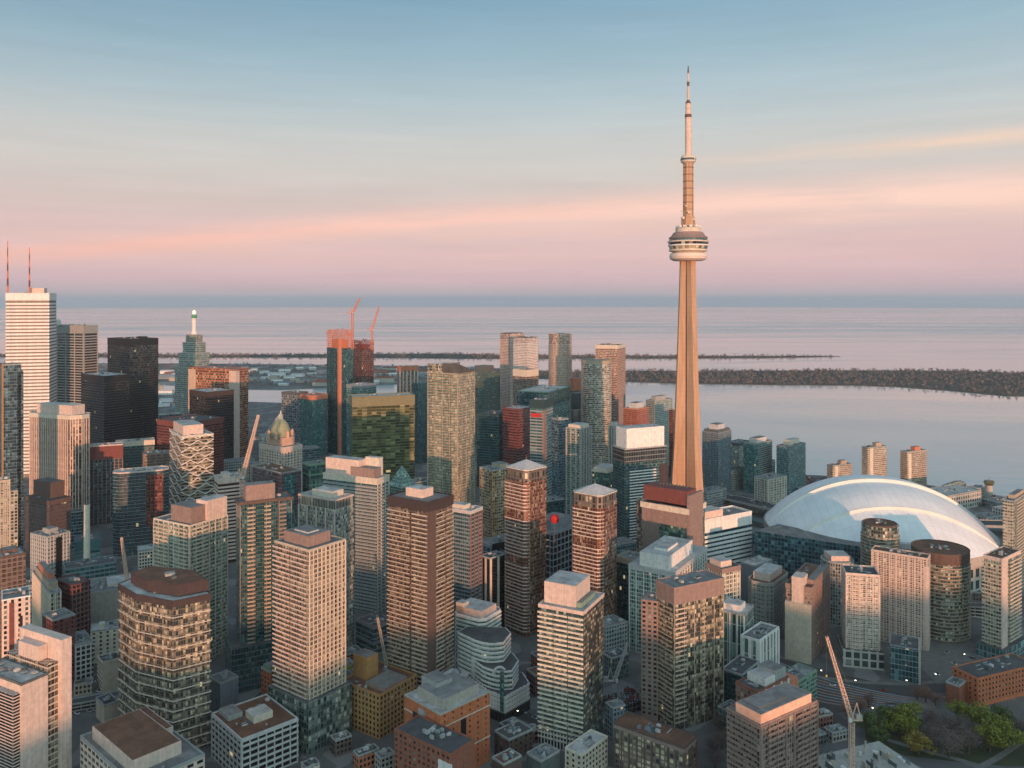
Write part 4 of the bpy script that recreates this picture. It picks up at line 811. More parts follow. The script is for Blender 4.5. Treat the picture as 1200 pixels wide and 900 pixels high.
# white terraced building with curved balconies
T_ = B('condo_building', 'white terraced building with curved balconies and a pink roof', (530, 566, 590), 728, 596, g('green', .35, 2.0, 3.1, 'lgrey', .15, .25, .01), th=32, fh=3.1, band=('white', 1.1, .6), roof='rooflight', units=2, chamfer=4, pent=[(.1, .95, .1, .8, 5.5, 'pink'), (.7, .95, .1, .35, 8, 'cream')], par=(1, 'white'))
FP = FOOT[-1][1]; n_ = len(FP); fcx, fcy = sum(q[0] for q in FP)/n_, sum(q[1] for q in FP)/n_
def terrace(pts, za, zb, mt, bandm='white', nm='terrace_wing', step=3.1):
    f = [(PX(x, d)-fcx, d-fcy) for x, d in pts]; m = MB(); m.prism(f, za, zb); o = m.build(nm, mt, T_)
    m = MB(); m.prism(outset(f, -.5), zb, zb+.15); m.build('terrace_roof', roofmat('roofdark'), o)
    m = MB(); m.prism(outset(f, .55), -.6, .6, True, True); me = m.mesh('balcony', wall(bandm)); z = zb-.7
    while z > za+1: link(me, 'balcony', T_, (0, 0, z)); z -= step
gw = g('green', .3, 2.0, 3.1, 'lgrey', .12, .2, .01)
arc = lambda x0, d0, x1, d1, bul, k=6: [(x0+(x1-x0)*i/k, d0+(d1-d0)*i/k-bul*sin(pi*i/k)) for i in range(k+1)]
terrace([(537, 590)]+arc(556, 577, 590, 573, 4)+[(598, 588), (592, 598), (548, 600)], 0, PZ(752, 573), gw)
terrace([(545, 588)]+arc(566, 567, 600, 561, 4)+[(607, 576), (600, 588)], 0, PZ(785, 561), gw)
terrace([(545, 584), (572, 560), (592, 551), (620, 570), (612, 586), (590, 588)], 0, PZ(815, 552), g('black', .2, 2.4, 3.1, 'white', .4, .45, .01))
m = MB(); f = [(PX(x, d)-fcx, d-fcy) for x, d in ((586, 551.5), (590, 549.6), (591, 552), (587, 554))]; m.prism(f, 8, PZ(786, 552)); m.build('stair_window', g('teal', .3, 1.4, 3, 'slate', .1, .1, .0), T_)
m = MB(); f = [(PX(x, d)-fcx, d-fcy) for x, d in ((544, 583), (572, 558.5), (592, 549.4), (621, 569.4), (612, 586))]; m.prism(f, 0, 6.5); m.build('ground_floor', g('black', .12, 3, 6, 'black', .1, .1, .05), T_)
m = MB(); ap = (PX(585, 560)-fcx, 560-fcy); zt = PZ(785, 560)
for i in range(10):
    a0, a1 = pi*i/10, pi*(i+1)/10
    m.bar((ap[0]+5*cos(a0)*.9, ap[1]+5*cos(a0)*.3, zt-3+5*sin(a0)), (ap[0]+5*cos(a1)*.9, ap[1]+5*cos(a1)*.3, zt-3+5*sin(a1)), .8)
m.build('arch', wall('white'), T_)
# brown bank of glass right of centre
B('condo_tower', 'big bronze glass tower with a brown windowless top, right of centre', (772.5, 790, 848), 690, 540, g('gold', .34, 1.7, 3.1, 'brown', .12, .18, .006, .42), th=62, w1=19, fh=3.1, cap=(11, 'mauve', .25), balc=[(-.95, -.1, 1.2, 'tan', (), .7), (.03, .24, 1.2, 'beige', (), .7), (.55, .62, .6, 'tan')], piers=((0,), 8, .45, .35, 'tan'), units=3, roof='roofgrey', par=(.7, 'mauve'))
B('condo_tower', 'slim brick wing attached left of the bronze glass tower', (751.5, 771, 779), 706, 553, wall('mauve'), th=22, w2=15, fh=3.1, win=((3,), 3.4, 2.0, 1.5, 0), units=2, roof='rooflight', par=(.7, 'mauve'))
B('office_building', 'beige gridded office block peeping out right of the bronze glass tower', (832, 846, 867.5), 668, 640, g('mixed', .35, 2.0, 3.4, 'cream', .3, .3, .006), th=62, w1=18, fh=3.4, piers=((0,), 4, .7, .4, 'cream'), units=3, roof='roofdark', cap=(3, 'mauve', .3), pent=[(.2, .9, .1, .7, 5, 'pink')])
B('condo_tower', 'green and white glass block with a white rooftop box, behind the bronze tower', (737, 790, 828), 672, 645, g('green', .45, 2.2, 3.2, 'lgrey', .22, .3, .01), th=32, fh=3.2, piers=((3, 0), 6, .9, .5, 'white'), cap=(3, 'lgrey', .4), pent=[(.15, .8, .05, .75, 11, 'white'), (.3, .6, .2, .5, 13, 'white')], units=3, roof='rooflight')
B('office_building', 'dark glass slab with a tan parapet left of the green and white block', (722, 741, 756), 657, 690, g('dteal', .2, 1.8, 3.4, 'dteal', .15, .2, .006), th=40, fh=3.4, units=3, roof='roofgrey', cap=(4, 'tan', .2))
T_ = B('office_tower', 'red brown tower with a bright curved band under its sloping crown', (752, 807, 826), 597, 740, g('green', .3, 2.0, 3.4, 'brown', .15, .2, .006, .45), th=38, fh=3.4, cap=(5, 'cream', 1.0), adds=[(.62, .99, -.02, .04, 0, 92, 'mauve', 'blank_bay'), (-.03, .03, -.02, .8, 0, 108, 'mauve', 'end_wall'), (.03, .97, .03, .55, 98, 111, 'maroon', 'sloped_crown'), (.98, 1.2, .2, .8, 0, 95, g('mixed', .4, 2.0, 3.4, 'brick', .3, .3, .004), 'side_bay'), (.03, .62, -.015, .03, 78, 96, 'mauve', 'blank_bay')], units=0, roof='roofdark', par=(.3, 'cream'))
m = MB()
for i in range(9): m.box(-12+i*2.8, 2-i*1.6, 111.02, 1.1, 1.1, 1.8, .5)
m.build('roof_vent', wall('dgrey'), T_)
B('office_building', 'white office block with slanting dark window stripes and a pink top', (814, 824, 880.5), 612, 800, g('blue', .1, 4, 4.3, 'slate', .0, .1, .0), th=59, w1=26, fh=4.3, band=('white', 2.5, .3), cap=(11, 'white', .3), units=2, roof='roofgrey', pent=[(.05, .7, .02, .42, 9, 'pink')], par=(2.4, 'white'))
B('office_building', 'octagonal grey green office tower with a pink octagonal roof room', (874.5, 904, 925), 686, 690, g('green', .25, 2.2, 3.6, 'grey', .2, .3, .004), th=38, fh=3.6, chamfer=5, band=('conc', .7, .25), piers=((7, 0, 6, 1), 3.6, .7, .35, 'conc'), cap=(2, 'conc', .4), pent=[(.18, .84, .16, .84, 6.5, 'pink')], units=2, roof='roofbrown')
# condominiums by the stadium
R('condo_tower', 'smaller round gold and green tower in front of the white dome', (1011, 1051.5), 613, 735, g('mixed', .45, 1.9, 3.0, 'brown', .2, .25, .006, .5), fh=3.0, band=('tan', .45, .9), cap=(7, 'brown', -1.5), units=4, roof='roofbrown')
R('condo_tower', 'large round bronze tower right of the beige condos', (1071.5, 1132), 642, 702, g('mixed', .45, 1.8, 3.0, 'brown', .2, .25, .006, .5), fh=3.0, band=('tan', .5, 1.0), cap=(8, 'brown', .4), units=6, roof='roofbrown')
R('condo_tower', 'slim round grey tower with a pink drum left of the beige condos', (963, 999), 655, 728, g('grey', .35, 2.2, 3.0, 'grey', .35, .3, .006), fh=3.0, band=('grey', .5, .5), pent=[(.05, .95, .05, .95, 5, 'pink')], units=0, n=20)
B('condo_tower', 'beige lit condo with a flat dark roof, nearest the railway', (991, 1031, 1050), 676, 632, g('mixed', .5, 1.8, 3.0, 'pink', .24, .25, .006, .4), th=14, w2=22, fh=3.0, band=('pink', .5, .3), balc=[(-.85, -.5, 1.1, 'pink'), (.1, .9, 1.1, 'beige')], piers=((3, 0), 5, .9, .4, 'pink'), units=4, roof='roofdark', par=(1.4, 'pink'), podium=(2.5, 14, g('grey', .2, 6, 6, 'conc', .4, .3, .01)))
B('condo_tower', 'long pale condo slab behind the beige lit condo', (1021, 1087, 1092), 656, 664, g('brown', .35, 2.0, 3.0, 'pink', .35, .3, .006, .4), th=35, w2=14, fh=3.0, band=('pink', .5, .3), piers=((3,), 4.5, 1.0, .4, 'pink'), units=4, roof='roofbrown', par=(1.2, 'pink'), adds=[(-.02, .06, -.02, .3, 0, 68, 'pink', 'end_wall')])
B('condo_tower', 'tall cream and green condo with a blank pink strip at the right edge', (1153, 1174, 1212), 656, 645, g('mixed', .4, 2.0, 3.0, 'cream', .2, .25, .006, .5), th=52, w2=36, fh=3.0, balc=[(-.98, -.05, 1.4, 'beige'), (.35, .95, 1.3, 'beige')], adds=[(-.05, .03, -.02, .26, 0, 81, 'pink', 'blank_strip')], units=4, roof='roofbrown', cap=(2, 'pink', .3), podium=(4, 10, g('teal', .3, 3, 5, 'slate', .2, .2, .02)))
T_ = B('condo_tower', 'pink brown condo with a big blank grey end wall beside the railway', (921, 951, 972), 690, 642, g('brown', .35, 2.2, 3.0, 'mauve', .4, .35, .006), th=34, fh=3.0, band=('mauve', .45, .4), piers=((0,), 4, .8, .5, 'mauve'), adds=[(0, 1.0, -.05, 0, 0, 46, 'beige', 'blank_wall'), (.3, .75, -.03, .2, 46, 66, 'pink', 'stair_tower')], pent=[(-.02, .3, .15, .9, 4, 'mauve')], units=3, roof='roofbrown', cap=(3, 'mauve', .3))
for k in range(4):
    pass
B('office_building', 'glass podium building with a sloping dark roof below the round bronze tower', (1043, 1078, 1098), 762, 606, g('dteal', .3, 2.4, 4, 'slate', .1, .15, .02), th=26, w2=22, units=2, roof='roofdark', par=(.8, 'slate'), adds=[(-.03, .05, -.03, .14, 0, 34, 'conc', 'concrete_fin')])
B('office_building', 'low white and green glass offices stepping down behind the bronze tower', (838, 873, 884), 722, 608, g('green', .35, 3.2, 14, 'lgrey', .25, .05, .0), th=32, w2=24, units=6, roof='rooflight', piers=((3,), 6.4, 1.1, .5, 'white'), pent=[(.2, .8, .2, .7, 5, 'white')])
B('office_building', 'shorter white paneled block with green glass, beside the railway', (868, 890, 913), 752, 588, g('green', .3, 3.2, 14, 'lgrey', .25, .05, .0), th=42, units=6, roof='roofgrey', piers=((3, 0), 6, 2.4, .5, 'white'), par=(1.2, 'white'))
B('office_building', 'dark glass base block left of the shorter white paneled block', (846, 870, 890), 792, 566, g('dteal', .2, 2.4, 3.4, 'dteal', .1, .25, .01), th=40, units=3, roof='roofdark')
B('apartment_building', 'stepped red brick block with white corner strips, lower right of centre', (856, 888, 945), 812, 520, g('grey', .3, 2.6, 3.1, 'brick', .45, .4, .006), th=52, w1=17, w2=34, fh=3.1, pent=[(.1, .9, .3, .62, 5, 'white'), (.1, .9, .62, .98, 7, 'grey')], piers=((0,), 9, 1.6, .5, 'white'), units=6, roof='roofdark', par=(1, 'brick'), adds=[(-.02, .5, 1.0, 1.3, 0, 33, 'salmon', 'brick_wing')])
B('apartment_building', 'green banded low block behind the stepped red brick block', (912, 934, 957), 800, 562, g('green', .3, 2.6, 3.1, 'copper', .2, .3, .006), th=48, fh=3.1, band=('copper', .8, .3), units=4, roof='roofgrey')
B('condo_building', 'unfinished beige brown block with a bright peach rooftop wall', (870, 891, 958), 852, 448, g('brown', .35, 1.9, 3.1, 'mauve', .3, .3, .008, .4), th=56, w1=24, fh=3.1, balc=[(-.9, -.1, 1.1, 'mauve'), (.12, .4, 1.2, 'mauve'), (.6, .95, 1.2, 'mauve')], piers=((0,), 7, .9, .8, 'mauve'), roof='roofgrey', units=4, pent=[(.02, .75, .02, .9, 6, 'peach'), (.2, .7, .1, .6, 6.6, 'dgrey')], par=(1.0, 'mauve'))
B('condo_building', 'low block with big gold windows and a brown roof at the bottom edge', (720, 802, 828), 877, 470, g('gold', .5, 3.0, 3.1, 'brown', .35, .35, .03, .4), th=37, w2=16, fh=3.1, roof='roofbrown', units=6, par=(.8, 'brown'), piers=((3, 0), 5, .8, .5, 'brown'), cap=(2.6, 'mauve', .4), adds=[(-.02, 1.01, .985, 1.02, 0, 26, 'maroon', 'end_wall')])
B('office_building', 'beige cube with a white frame on its roof at the bottom edge', (662, 682, 712), 886, 480, wall('beige'), th=40, units=3, roof='rooflight', par=(.9, 'cream'), win=((3, 0), 3, 1.4, 1.5, 0))
# lower left and centre
B('office_building', 'pale block with a rust brown roof deck at the bottom left', (94, 157, 240), 922, 402, wall('pink'), th=42, fh=3.6, roof='roofgrey', units=4, pent=[(.16, .90, .1, .80, 7, 'pink'), (.5, 1.0, .82, .98, 4, 'pink')], par=(1.2, 'grey'), win=((3, 0), 5, 3.2, 1.6, 0))
T_ = bpy.data.objects[[o.name for o in C.objects if o.get('label', '').startswith('pale block with a rust')][0]]
for ch in [c for o_ in T_.children if o_.name.startswith('penthouse') for c in o_.children]: ch.data.materials[0] = roofmat('roofbrown')
B('office_building', 'grey office block with a broad brown roof and black ribbon windows', (243, 283, 349), 868, 480, g('black', .15, 5.2, 3.7, 'lgrey', .12, .40, .01), th=47, w1=42, fh=3.7, piers=((3, 0), 5.2, .7, .45, 'lgrey'), band=('lgrey', 1.3, .35), roof='roofbrown', units=9, pent=[(.3, .58, .38, .72, 4.2, 'cream'), (.62, .95, .1, .35, 3, 'grey')], par=(.9, 'lgrey'))
B('office_building', 'small blank blue grey block between the teal tower and the dark capped tower', (244, 258, 269), 802, 560, wall('slate'), th=40, w2=14, units=2, roof='roofgrey')
B('brick_building', 'small red brick building left of the front lit tower', (306, 316, 330), 788, 562, wall('obrick'), th=40, units=2, roof='roofgrey', win=((3, 0), 3, 1.2, 1.5, 0), pent=[(.1, .9, .1, .9, 3, 'copper')])
B('brick_building', 'ochre brick office block with square windows and a fluted rooftop tower', (399, 445, 482), 816, 530, wall('gbrick'), th=35, w2=36, fh=3.5, win=((3, 0), 3.0, 1.5, 1.9, 0), roof='roofbrown', units=3, par=(.9, 'gbrick'), pent=[(.62, .98, .3, .6, 15, 'gbrick'), (.02, .5, .15, .75, 2.6, 'mauve')])
T_ = B('brick_building', 'orange brick block with cream stripes and a grey machine roof', (467, 516, 574), 838, 478, wall('obrick'), th=45, fh=3.3, w1=34, win=((0,), 5.6, .9, 1.3, 0), roof='rooflight', units=3, par=(.6, 'conc'), pent=[(.1, .8, .12, .85, 6, 'conc'), (.5, .95, .3, .6, 8.5, 'grey')], adds=[(-.012, .0, .40, .50, 0, 34, 'black', 'window_strip'), (.62, .75, -.012, 0, 0, 36, 'dbrown', 'window_strip'), (.40, .58, -.02, 0, 0, 40, 'grey', 'stair_bay')])
FP = FOOT[-1][1]; fcx, fcy = sum(q[0] for q in FP)/4, sum(q[1] for q in FP)/4; fl = [(x-fcx, y-fcy) for x, y in FP]; h_ = PZ(838, 478)
for z in (h_-8, h_-27):
    m = MB(); m.prism(outset(fl, .18), z-.35, z+.35, True, True); m.build('cream_stripe', wall('cream'), T_)
B('brick_building', 'low rust brick wing with a black roof in front of the orange brick block', (462, 528, 549), 886, 446, wall('brick'), th=38, units=4, w2=20, roof='roofdark', par=(1.0, 'brick'), win=((3,), 3.4, 1.4, 1.4, 0), adds=[(-.02, .2, -.03, .02, 0, 32, 'white', 'blank_wall')])
T_ = B('office_building', 'dark office slab with pale roof edges behind the brown front tower', (417, 438, 462), 736, 655, g('dteal', .1, 3, 4.2, 'slate', .05, .3, .003), th=44, fh=12, band=('slate', 1.4, .4), roof='roofdark', units=4, par=(1, 'mauve'))
B('shop_building', 'low building with a lime lit roof edge beside the front lit tower', (392, 412, 428), 790, 580, wall('grey'), th=48, units=2, roof='roofgrey', pent=[(.3, .9, .1, .4, 2.5, 'lime')])  # green light on the roof is put into the rooftop box's colour
B('brick_building', 'brown brick low-rise behind the orange brick block', (573, 596, 640), 868, 503, wall('brown'), th=50, w1=14, w2=20, units=4, roof='roofdark', win=((3, 0), 3.4, 1.4, 1.5, 0))
B('brick_building', 'small rust roofed house right of the orange brick block', (574, 590, 612), 897, 468, wall('brown'), th=48, w1=10, w2=14, units=2, roof='roofbrown')
B('shop_building', 'flat grey shop with a white skylight below the colonnaded tower', (612, 634, 668), 893, 478, wall('dgrey'), th=46, w1=12, w2=16, units=6, roof='roofgrey')
B('hotel', 'grey hotel block with teal glass corner beside the white terraced building', (519, 537, 551), 797, 552, g('green', .2, 2.2, 3.4, 'slate', .2, .3, .01), th=34, w2=10, units=2, roof='rooflight', fh=3.4, cap=(1.2, 'lgrey', .5))
# broadcasting block with red marks
T_ = B('office_building', 'blue grey broadcasting block with a red ball sign and white window grid', (612, 648, 690), 626, 760, g('black', .1, 6, 6, 'slate', .3, .3, .01), th=40, units=6, roof='roofgrey', par=(1.2, 'slate'), pent=[(.3, .8, .2, .7, 8, 'slate')])
FP = FOOT[-1][1]; fcx, fcy = sum(q[0] for q in FP)/4, sum(q[1] for q in FP)/4
m = MB(); m.lathe([(.5, -4.4), (3.2, -3.2), (4.6, 0), (3.2, 3.2), (.5, 4.4)], 16); m.build('red_ball', wall('red'), T_, (PX(650, 735)-fcx, 735-fcy, PZ(608, 735)))
m = MB(); m.bar((PX(650, 735)-fcx, 735-fcy, PZ(626, 760)-1), (PX(650, 735)-fcx, 735-fcy, PZ(608, 735)-4), .5); m.build('sign_post', wall('dgrey'), T_)
B('office_building', 'low grey hall with a black frame and red corner behind the taller pyramid top', (560, 575, 606), 640, 800, g('blue', .2, 6, 6, 'slate', .2, .3, .01), th=52, units=5, roof='roofgrey', adds=[(-.06, -.02, .05, .75, 40, 46, 'black', 'black_beam'), (-.08, .0, .76, .98, 32, 58, 'red', 'red_panel')])
B('office_building', 'cream and black striped slab below the low grey hall', (563, 574, 592), 655, 700, g('black', .1, 9, 60, 'cream', .4, .0, .0), th=45, units=2, roof='roofdark')
# around the old hotel
T_ = B('grand_hotel', 'old pink stone hotel with a green copper dome', (304, 333, 354), 525, 1060, g('mixed', .2, 2.6, 3.6, 'pink', .45, .4, .0), th=36, fh=3.6, piers=((3, 0), 5.2, 1.2, .4, 'pink'), units=0, roof='roofgrey', pent=[(.2, .85, .2, .85, 11, 'peachstone')], cap=(5, 'pink', .4))
h_ = PZ(525, 1060); m = MB(); m.lathe([(13, h_+11), (13, h_+17), (12.6, h_+19), (10.6, h_+25), (7.4, h_+30), (4.6, h_+33), (3, h_+33.2)], 16); m.build('copper_dome', wall('patina'), T_)
m = MB(); m.lathe([(3, h_+33), (3, h_+39), (1.2, h_+41), (.3, h_+45)], 10); m.build('lantern', wall('cream'), T_)
for k in range(6):
    a = 2*pi*k/6+.4; m = MB(); m.lathe([(2.3, h_+9), (2.3, h_+17), (.4, h_+20)], 8, cos(a)*15, sin(a)*15); m.build('turret', wall('peachstone'), T_)
B('hotel', 'pale pillared hotel wing left of the green copper dome', (283, 296, 306), 545, 1060, g('grey', .2, 2.6, 3.6, 'beige', .4, .3, .0), th=36, piers=((3, 0), 4, 1.1, .4, 'beige'), units=2)
B('station_hall', 'long slate blue vaulted station roof left of the old pink hotel', (254, 264, 290), 562, 1000, wall('slate'), th=60, w1=26, units=4, roof='roofgrey')
B('office_building', 'pink striped office block in front of the station hall', (248, 256, 285), 562, 880, g('red', .1, 9, 3.9, 'maroon', .0, .2, .0), th=60, w1=24, fh=3.9, band=('pink', 2.0, .3), cap=(5, 'pink', .3), units=3, roof='rooflight', pent=[(.2, .7, .2, .5, 5, 'pink')])
B('office_building', 'brown and blue glass office block below the old pink hotel', (296, 330, 353), 555, 930, g('blue', .25, 2.4, 3.9, 'maroon', .25, .25, .003), th=42, fh=3.9, units=4, roof='roofbrown', adds=[(-.01, .0, .15, .65, 20, 84, g('teal', .3, 2.4, 3.9, 'teal', .1, .15, .003), 'glass_bay')])
B('office_building', 'low green glass block right of the old pink hotel', (350, 362, 384), 545, 960, g('green', .2, 2.4, 12, 'dteal', .08, .25, .003), th=55, w1=20, fh=12, band=('copper', 1.6, .3), units=3, roof='roofgrey')
B('glass_building', 'small green glass pyramid roofed building behind the brown front tower', (455, 471, 487), 572, 850, g('green', .3, 2.2, 3.6, 'copper', .2, .2, .003), th=40, units=0, par=(.3, 'copper'))
FP = FOOT[-1][1]; fcx, fcy = sum(q[0] for q in FP)/4, sum(q[1] for q in FP)/4; fl = outset([(x-fcx, y-fcy) for x, y in FP], .2); h_ = PZ(572, 850)
m = MB()
for i in range(4): m.face([(*fl[i], h_+.1), (*fl[(i+1) % 4], h_+.1), (0, 0, h_+21)], [(0, 0), (16, 0), (8, 21)])
m.build('pyramid_roof', g('green', .4, 2.2, 3.0, 'copper', .2, .2, .0), [o for o in C.objects if o.get('label', '').startswith('small green glass pyramid')][0])
B('office_building', 'grey shed roofed hall below the convention roofs, left of the octagonal tower', (868, 884, 905), 664, 740, wall('slate'), th=50, units=5, roof='rooflight')
B('brick_building', 'long orange brick block with rows of dark windows at the right edge', (1141, 1146, 1260), 796, 572, wall('obrick'), th=68, w1=20, w2=60, fh=3.4, win=((3, 0), 3.2, 1.4, 1.5, 0), roof='roofdark', units=5, par=(.7, 'obrick'), band=('brick', .35, .1))
B('shop_building', 'small red shop with a white roof edge by the road at the right', (1118, 1124, 1137), 805, 572, wall('brick'), th=50, units=1, roof='roofgrey', w1=9, w2=12)
# ================================================================== low and middle-height buildings between the towers
def L(name, label, x, Y, w, d, h, th, core, roof='roofgrey', cat='building', **k):
    c, s = cos(radians(th)), sin(radians(th)); cx, cy = PX(x, Y), Y+d/2
    P = lambda u, v: (cx+(v-.5)*w*c-(u-.5)*d*s, cy+(v-.5)*w*s+(u-.5)*d*c)
    poly = [P(0, 0), P(0, 1), P(1, 1), P(1, 0)]; k.setdefault('units', 3); k.setdefault('par', (.7, None)); k.setdefault('fh', 3.4)
    return raise_building(name, label, poly, h, core, cat, roof=roof, P=P, **k)
pw = lambda fr, t='black', a=2.6, b=3.4: g(t, .3, a, b, fr, .52, .5, .012)
L('office_building', 'slate roofed low block at the foot of the dark teal podium, lower left', 300, 545, 18, 14, 11, 30, pw('slate'), 'roofgrey')
L('parking_deck', 'long concrete parking deck beside the car lot at the lower left', 112, 572, 34, 9, 5, 24, g('black', .1, 6, 2.5, 'conc', .1, .5, .0), 'roofdark', 'parking deck', units=0)
L('brick_building', 'long red roofed hall beyond the grey flat roofed hall', 112, 736, 20, 9, 14, 28, pw('brick'), 'roofbrown')
L('apartment_building', 'grey block squeezed between the tan stone tower and the H shaped office', 30, 700, 20, 16, 40, 30, pw('grey', 'grey'), 'roofgrey')
L('office_building', 'dark blue block behind the H shaped office', 72, 930, 36, 16, 42, 28, g('blue', .2, 2.4, 3.8, 'slate', .1, .3, .004), 'roofdark')
L('office_building', 'low cream roofed building left of the zigzag tower base', 178, 850, 34, 18, 26, 28, pw('cream'), 'rooflight')
L('office_building', 'teal fronted low building at the base of the zigzag tower', 214, 850, 30, 14, 22, 28, g('teal', .4, 3, 4, 'slate', .1, .2, .01), 'roofgrey')
L('shop_building', 'pale mint roofed small building left of the wide gold condo tower', 164, 690, 16, 14, 34, 28, pw('cream', 'green'), 'rooflight', par=(1, 'copper'))
L('brick_building', 'plum brick row behind the long grey hall wall', 160, 760, 24, 12, 20, 28, pw('maroon'), 'roofdark')
L('shop_building', 'cream shop with a stubby rooftop turret below the long grey hall', 97, 648, 9, 7, 13, 28, pw('cream'), 'rooflight', pent=[(.3, .7, .1, .35, 4, 'cream')])
L('office_building', 'tan office block hidden behind the front lit tower', 318, 640, 22, 18, 30, 30, pw('tan', 'mixed'), 'roofgrey')
L('brick_building', 'rust brick block between the ochre block and the dark slab', 408, 612, 16, 12, 20, 34, pw('brick'), 'roofdark', units=5)
L('shop_building', 'low grey workshop behind the ochre brick office block', 432, 590, 14, 10, 16, 34, pw('grey'), 'roofdark', units=6)
L('office_building', 'dark green glass low block at the foot of the brown front tower', 512, 545, 16, 9, 20, 34, g('green', .4, 2.2, 3.2, 'dgrey', .15, .2, .01), 'roofgrey')
L('brick_building', 'small maroon brick house by the white terraced building', 632, 590, 14, 12, 15, 30, pw('maroon'), 'roofbrown')
L('brick_building', 'red brick walk-up behind the cream and green banded tower', 640, 610, 18, 14, 18, 30, pw('brick'), 'roofdark')
L('office_building', 'slate office cube left of the slim brick wing', 722, 532, 10, 9, 20, 28, pw('slate', 'blue'), 'roofgrey')
L('office_building', 'grey low roofs between the shorter pyramid top and the green white block', 716, 640, 22, 18, 30, 32, pw('grey', 'dteal'), 'roofgrey', units=6)
L('office_building', 'dark low block right of the front cream tower', 722, 612, 16, 12, 18, 30, pw('dgrey', 'dteal'), 'roofdark')
L('office_building', 'teal low hall in front of the concrete spire', 720, 850, 44, 20, 30, 28, g('teal', .3, 3, 4, 'slate', .12, .25, .004), 'roofgrey')
L('office_building', 'grey concrete block behind the shorter pyramid top', 660, 880, 40, 20, 26, 28, pw('conc', 'grey'), 'roofgrey')
L('office_building', 'slate block right of the broadcasting block', 694, 815, 26, 16, 36, 28, pw('slate', 'dteal'), 'rooflight')
L('office_building', 'low brown hall in the shadow of the concrete spire', 776, 850, 36, 18, 24, 28, pw('mauve'), 'roofdark')
L('exhibition_hall', 'broad flat grey hall between the striped white block and the dome', 862, 940, 60, 34, 14, 24, pw('slate', 'dteal', 5, 5), 'roofgrey', units=8)
L('exhibition_hall', 'low pale hall with a ribbed roof behind the octagonal tower', 888, 785, 30, 24, 22, 30, pw('lgrey', 'blue', 4, 4), 'rooflight', units=7)
L('office_building', 'grey stepped roofs right of the octagonal tower', 940, 745, 26, 18, 22, 32, pw('slate', 'grey'), 'roofgrey', units=7, pent=[(.2, .7, .2, .7, 4, 'grey')])
L('parking_deck', 'curved concrete ramp deck between the round bronze tower and the right edge condo', 1140, 735, 30, 12, 9, -14, g('black', .1, 6, 3, 'conc', .1, .5, .0), 'roofdark', 'parking deck', units=0)
L('office_building', 'low dark brown building under the stadium side wall', 1136, 765, 24, 12, 12, -12, pw('brown'), 'roofdark')
for i, (x, Yd, w, d, h, rf, lab) in enumerate(((1128, 1040, 40, 20, 10, 'roofdark', 'dark flat roofed quay shed nearest the dome rim'), (1163, 1040, 30, 18, 9, 'roofgrey', 'grey flat roofed quay shed right of the dome'), (1192, 1060, 40, 24, 12, 'rooflight', 'white roofed quay shed at the right edge'),
    (1180, 1120, 44, 22, 9, 'roofgrey', 'grey shed beside the control tower'), (1150, 1190, 26, 16, 11, 'rooflight', 'pale shed left of the control tower'), (952, 1190, 34, 20, 9, 'roofgrey', 'low grey boathouse left of the shortest concrete slab block'))):
    L('warehouse', lab, x, Yd, w, d, h, 20, pw(('conc', 'grey', 'cream', 'slate')[i % 4], 'grey', 4, 4), rf, 'shed')
L('apartment_block', 'small teal condo block behind the lakefront trio', 899, 1260, 26, 18, 36, 40, g('teal', .4, 2.4, 3.1, 'grey', .2, .2, .004), units=1)
L('apartment_block', 'grey mid height block at the foot of the dark blue lakefront tower', 836, 1110, 40, 18, 26, 36, pw('grey', 'grey'), units=3)
L('apartment_block', 'green roofed low block behind the elevated motorway', 862, 1230, 36, 18, 30, 36, pw('conc', 'green'), 'roofdark')
L('office_building', 'slate blue block on the skyline left of the orange topped tower', 262, 1700, 50, 30, 46, 28, pw('slate', 'blue', 4, 4), 'rooflight')
L('office_building', 'pale long block on the skyline behind the green copper dome', 322, 1480, 60, 26, 40, 28, pw('lgrey', 'blue', 4, 4), 'rooflight')
L('office_building', 'teal long block behind the green copper dome', 352, 1330, 50, 24, 42, 28, g('dteal', .3, 3, 4, 'slate', .1, .25, .004), 'roofgrey')
L('office_building', 'grey curtain walled block left of the old pink hotel', 276, 1220, 44, 24, 44, 28, pw('grey', 'blue', 3, 4), 'roofgrey')
L('office_building', 'dark blue slab behind the pair of black towers', 196, 1600, 40, 24, 60, 28, g('blue', .3, 3, 4, 'slate', .12, .25, .004), 'rooflight')
L('office_building', 'low teal block between the olive tower and the gold tower', 492, 1010, 26, 20, 60, 30, g('teal', .3, 2.4, 3.8, 'slate', .1, .2, .004), 'roofgrey')
L('office_building', 'grey green block left of the wide gold tower base', 478, 720, 20, 16, 46, 30, g('green', .3, 2.4, 3.4, 'grey', .2, .25, .006), 'roofgrey')
L('office_building', 'dark teal block between the plum block and the grey green condo tower', 640, 960, 40, 20, 48, 30, g('dteal', .3, 2.4, 3.8, 'dteal', .1, .2, .004), 'roofgrey')
L('office_building', 'low blue grey hall right of the ochre apartment slab', 606, 900, 40, 20, 24, 28, pw('slate', 'blue', 3, 4), 'roofgrey', units=6)
L('brick_building', 'rust brick low-rise in front of the grey flat roofed hall', 133, 662, 12, 9, 15, 28, pw('brick'), 'roofbrown')
L('shop_building', 'white rendered shop at the foot of the long grey hall, nearest the tower', 150, 668, 10, 8, 12, 28, pw('white'), 'roofgrey')
L('brick_building', 'tan brick two storey row behind the parking deck', 95, 590, 12, 7, 8, 24, pw('tan'), 'roofbrown')
L('shop_building', 'pale shop with a dark roof between the grey office block and the front lit tower', 362, 484, 9, 7, 9, 36, pw('cream'), 'roofdark')
L('shop_building', 'small brown shop at the foot of the ochre brick office block', 398, 512, 11, 8, 10, 36, pw('brown'), 'roofbrown')
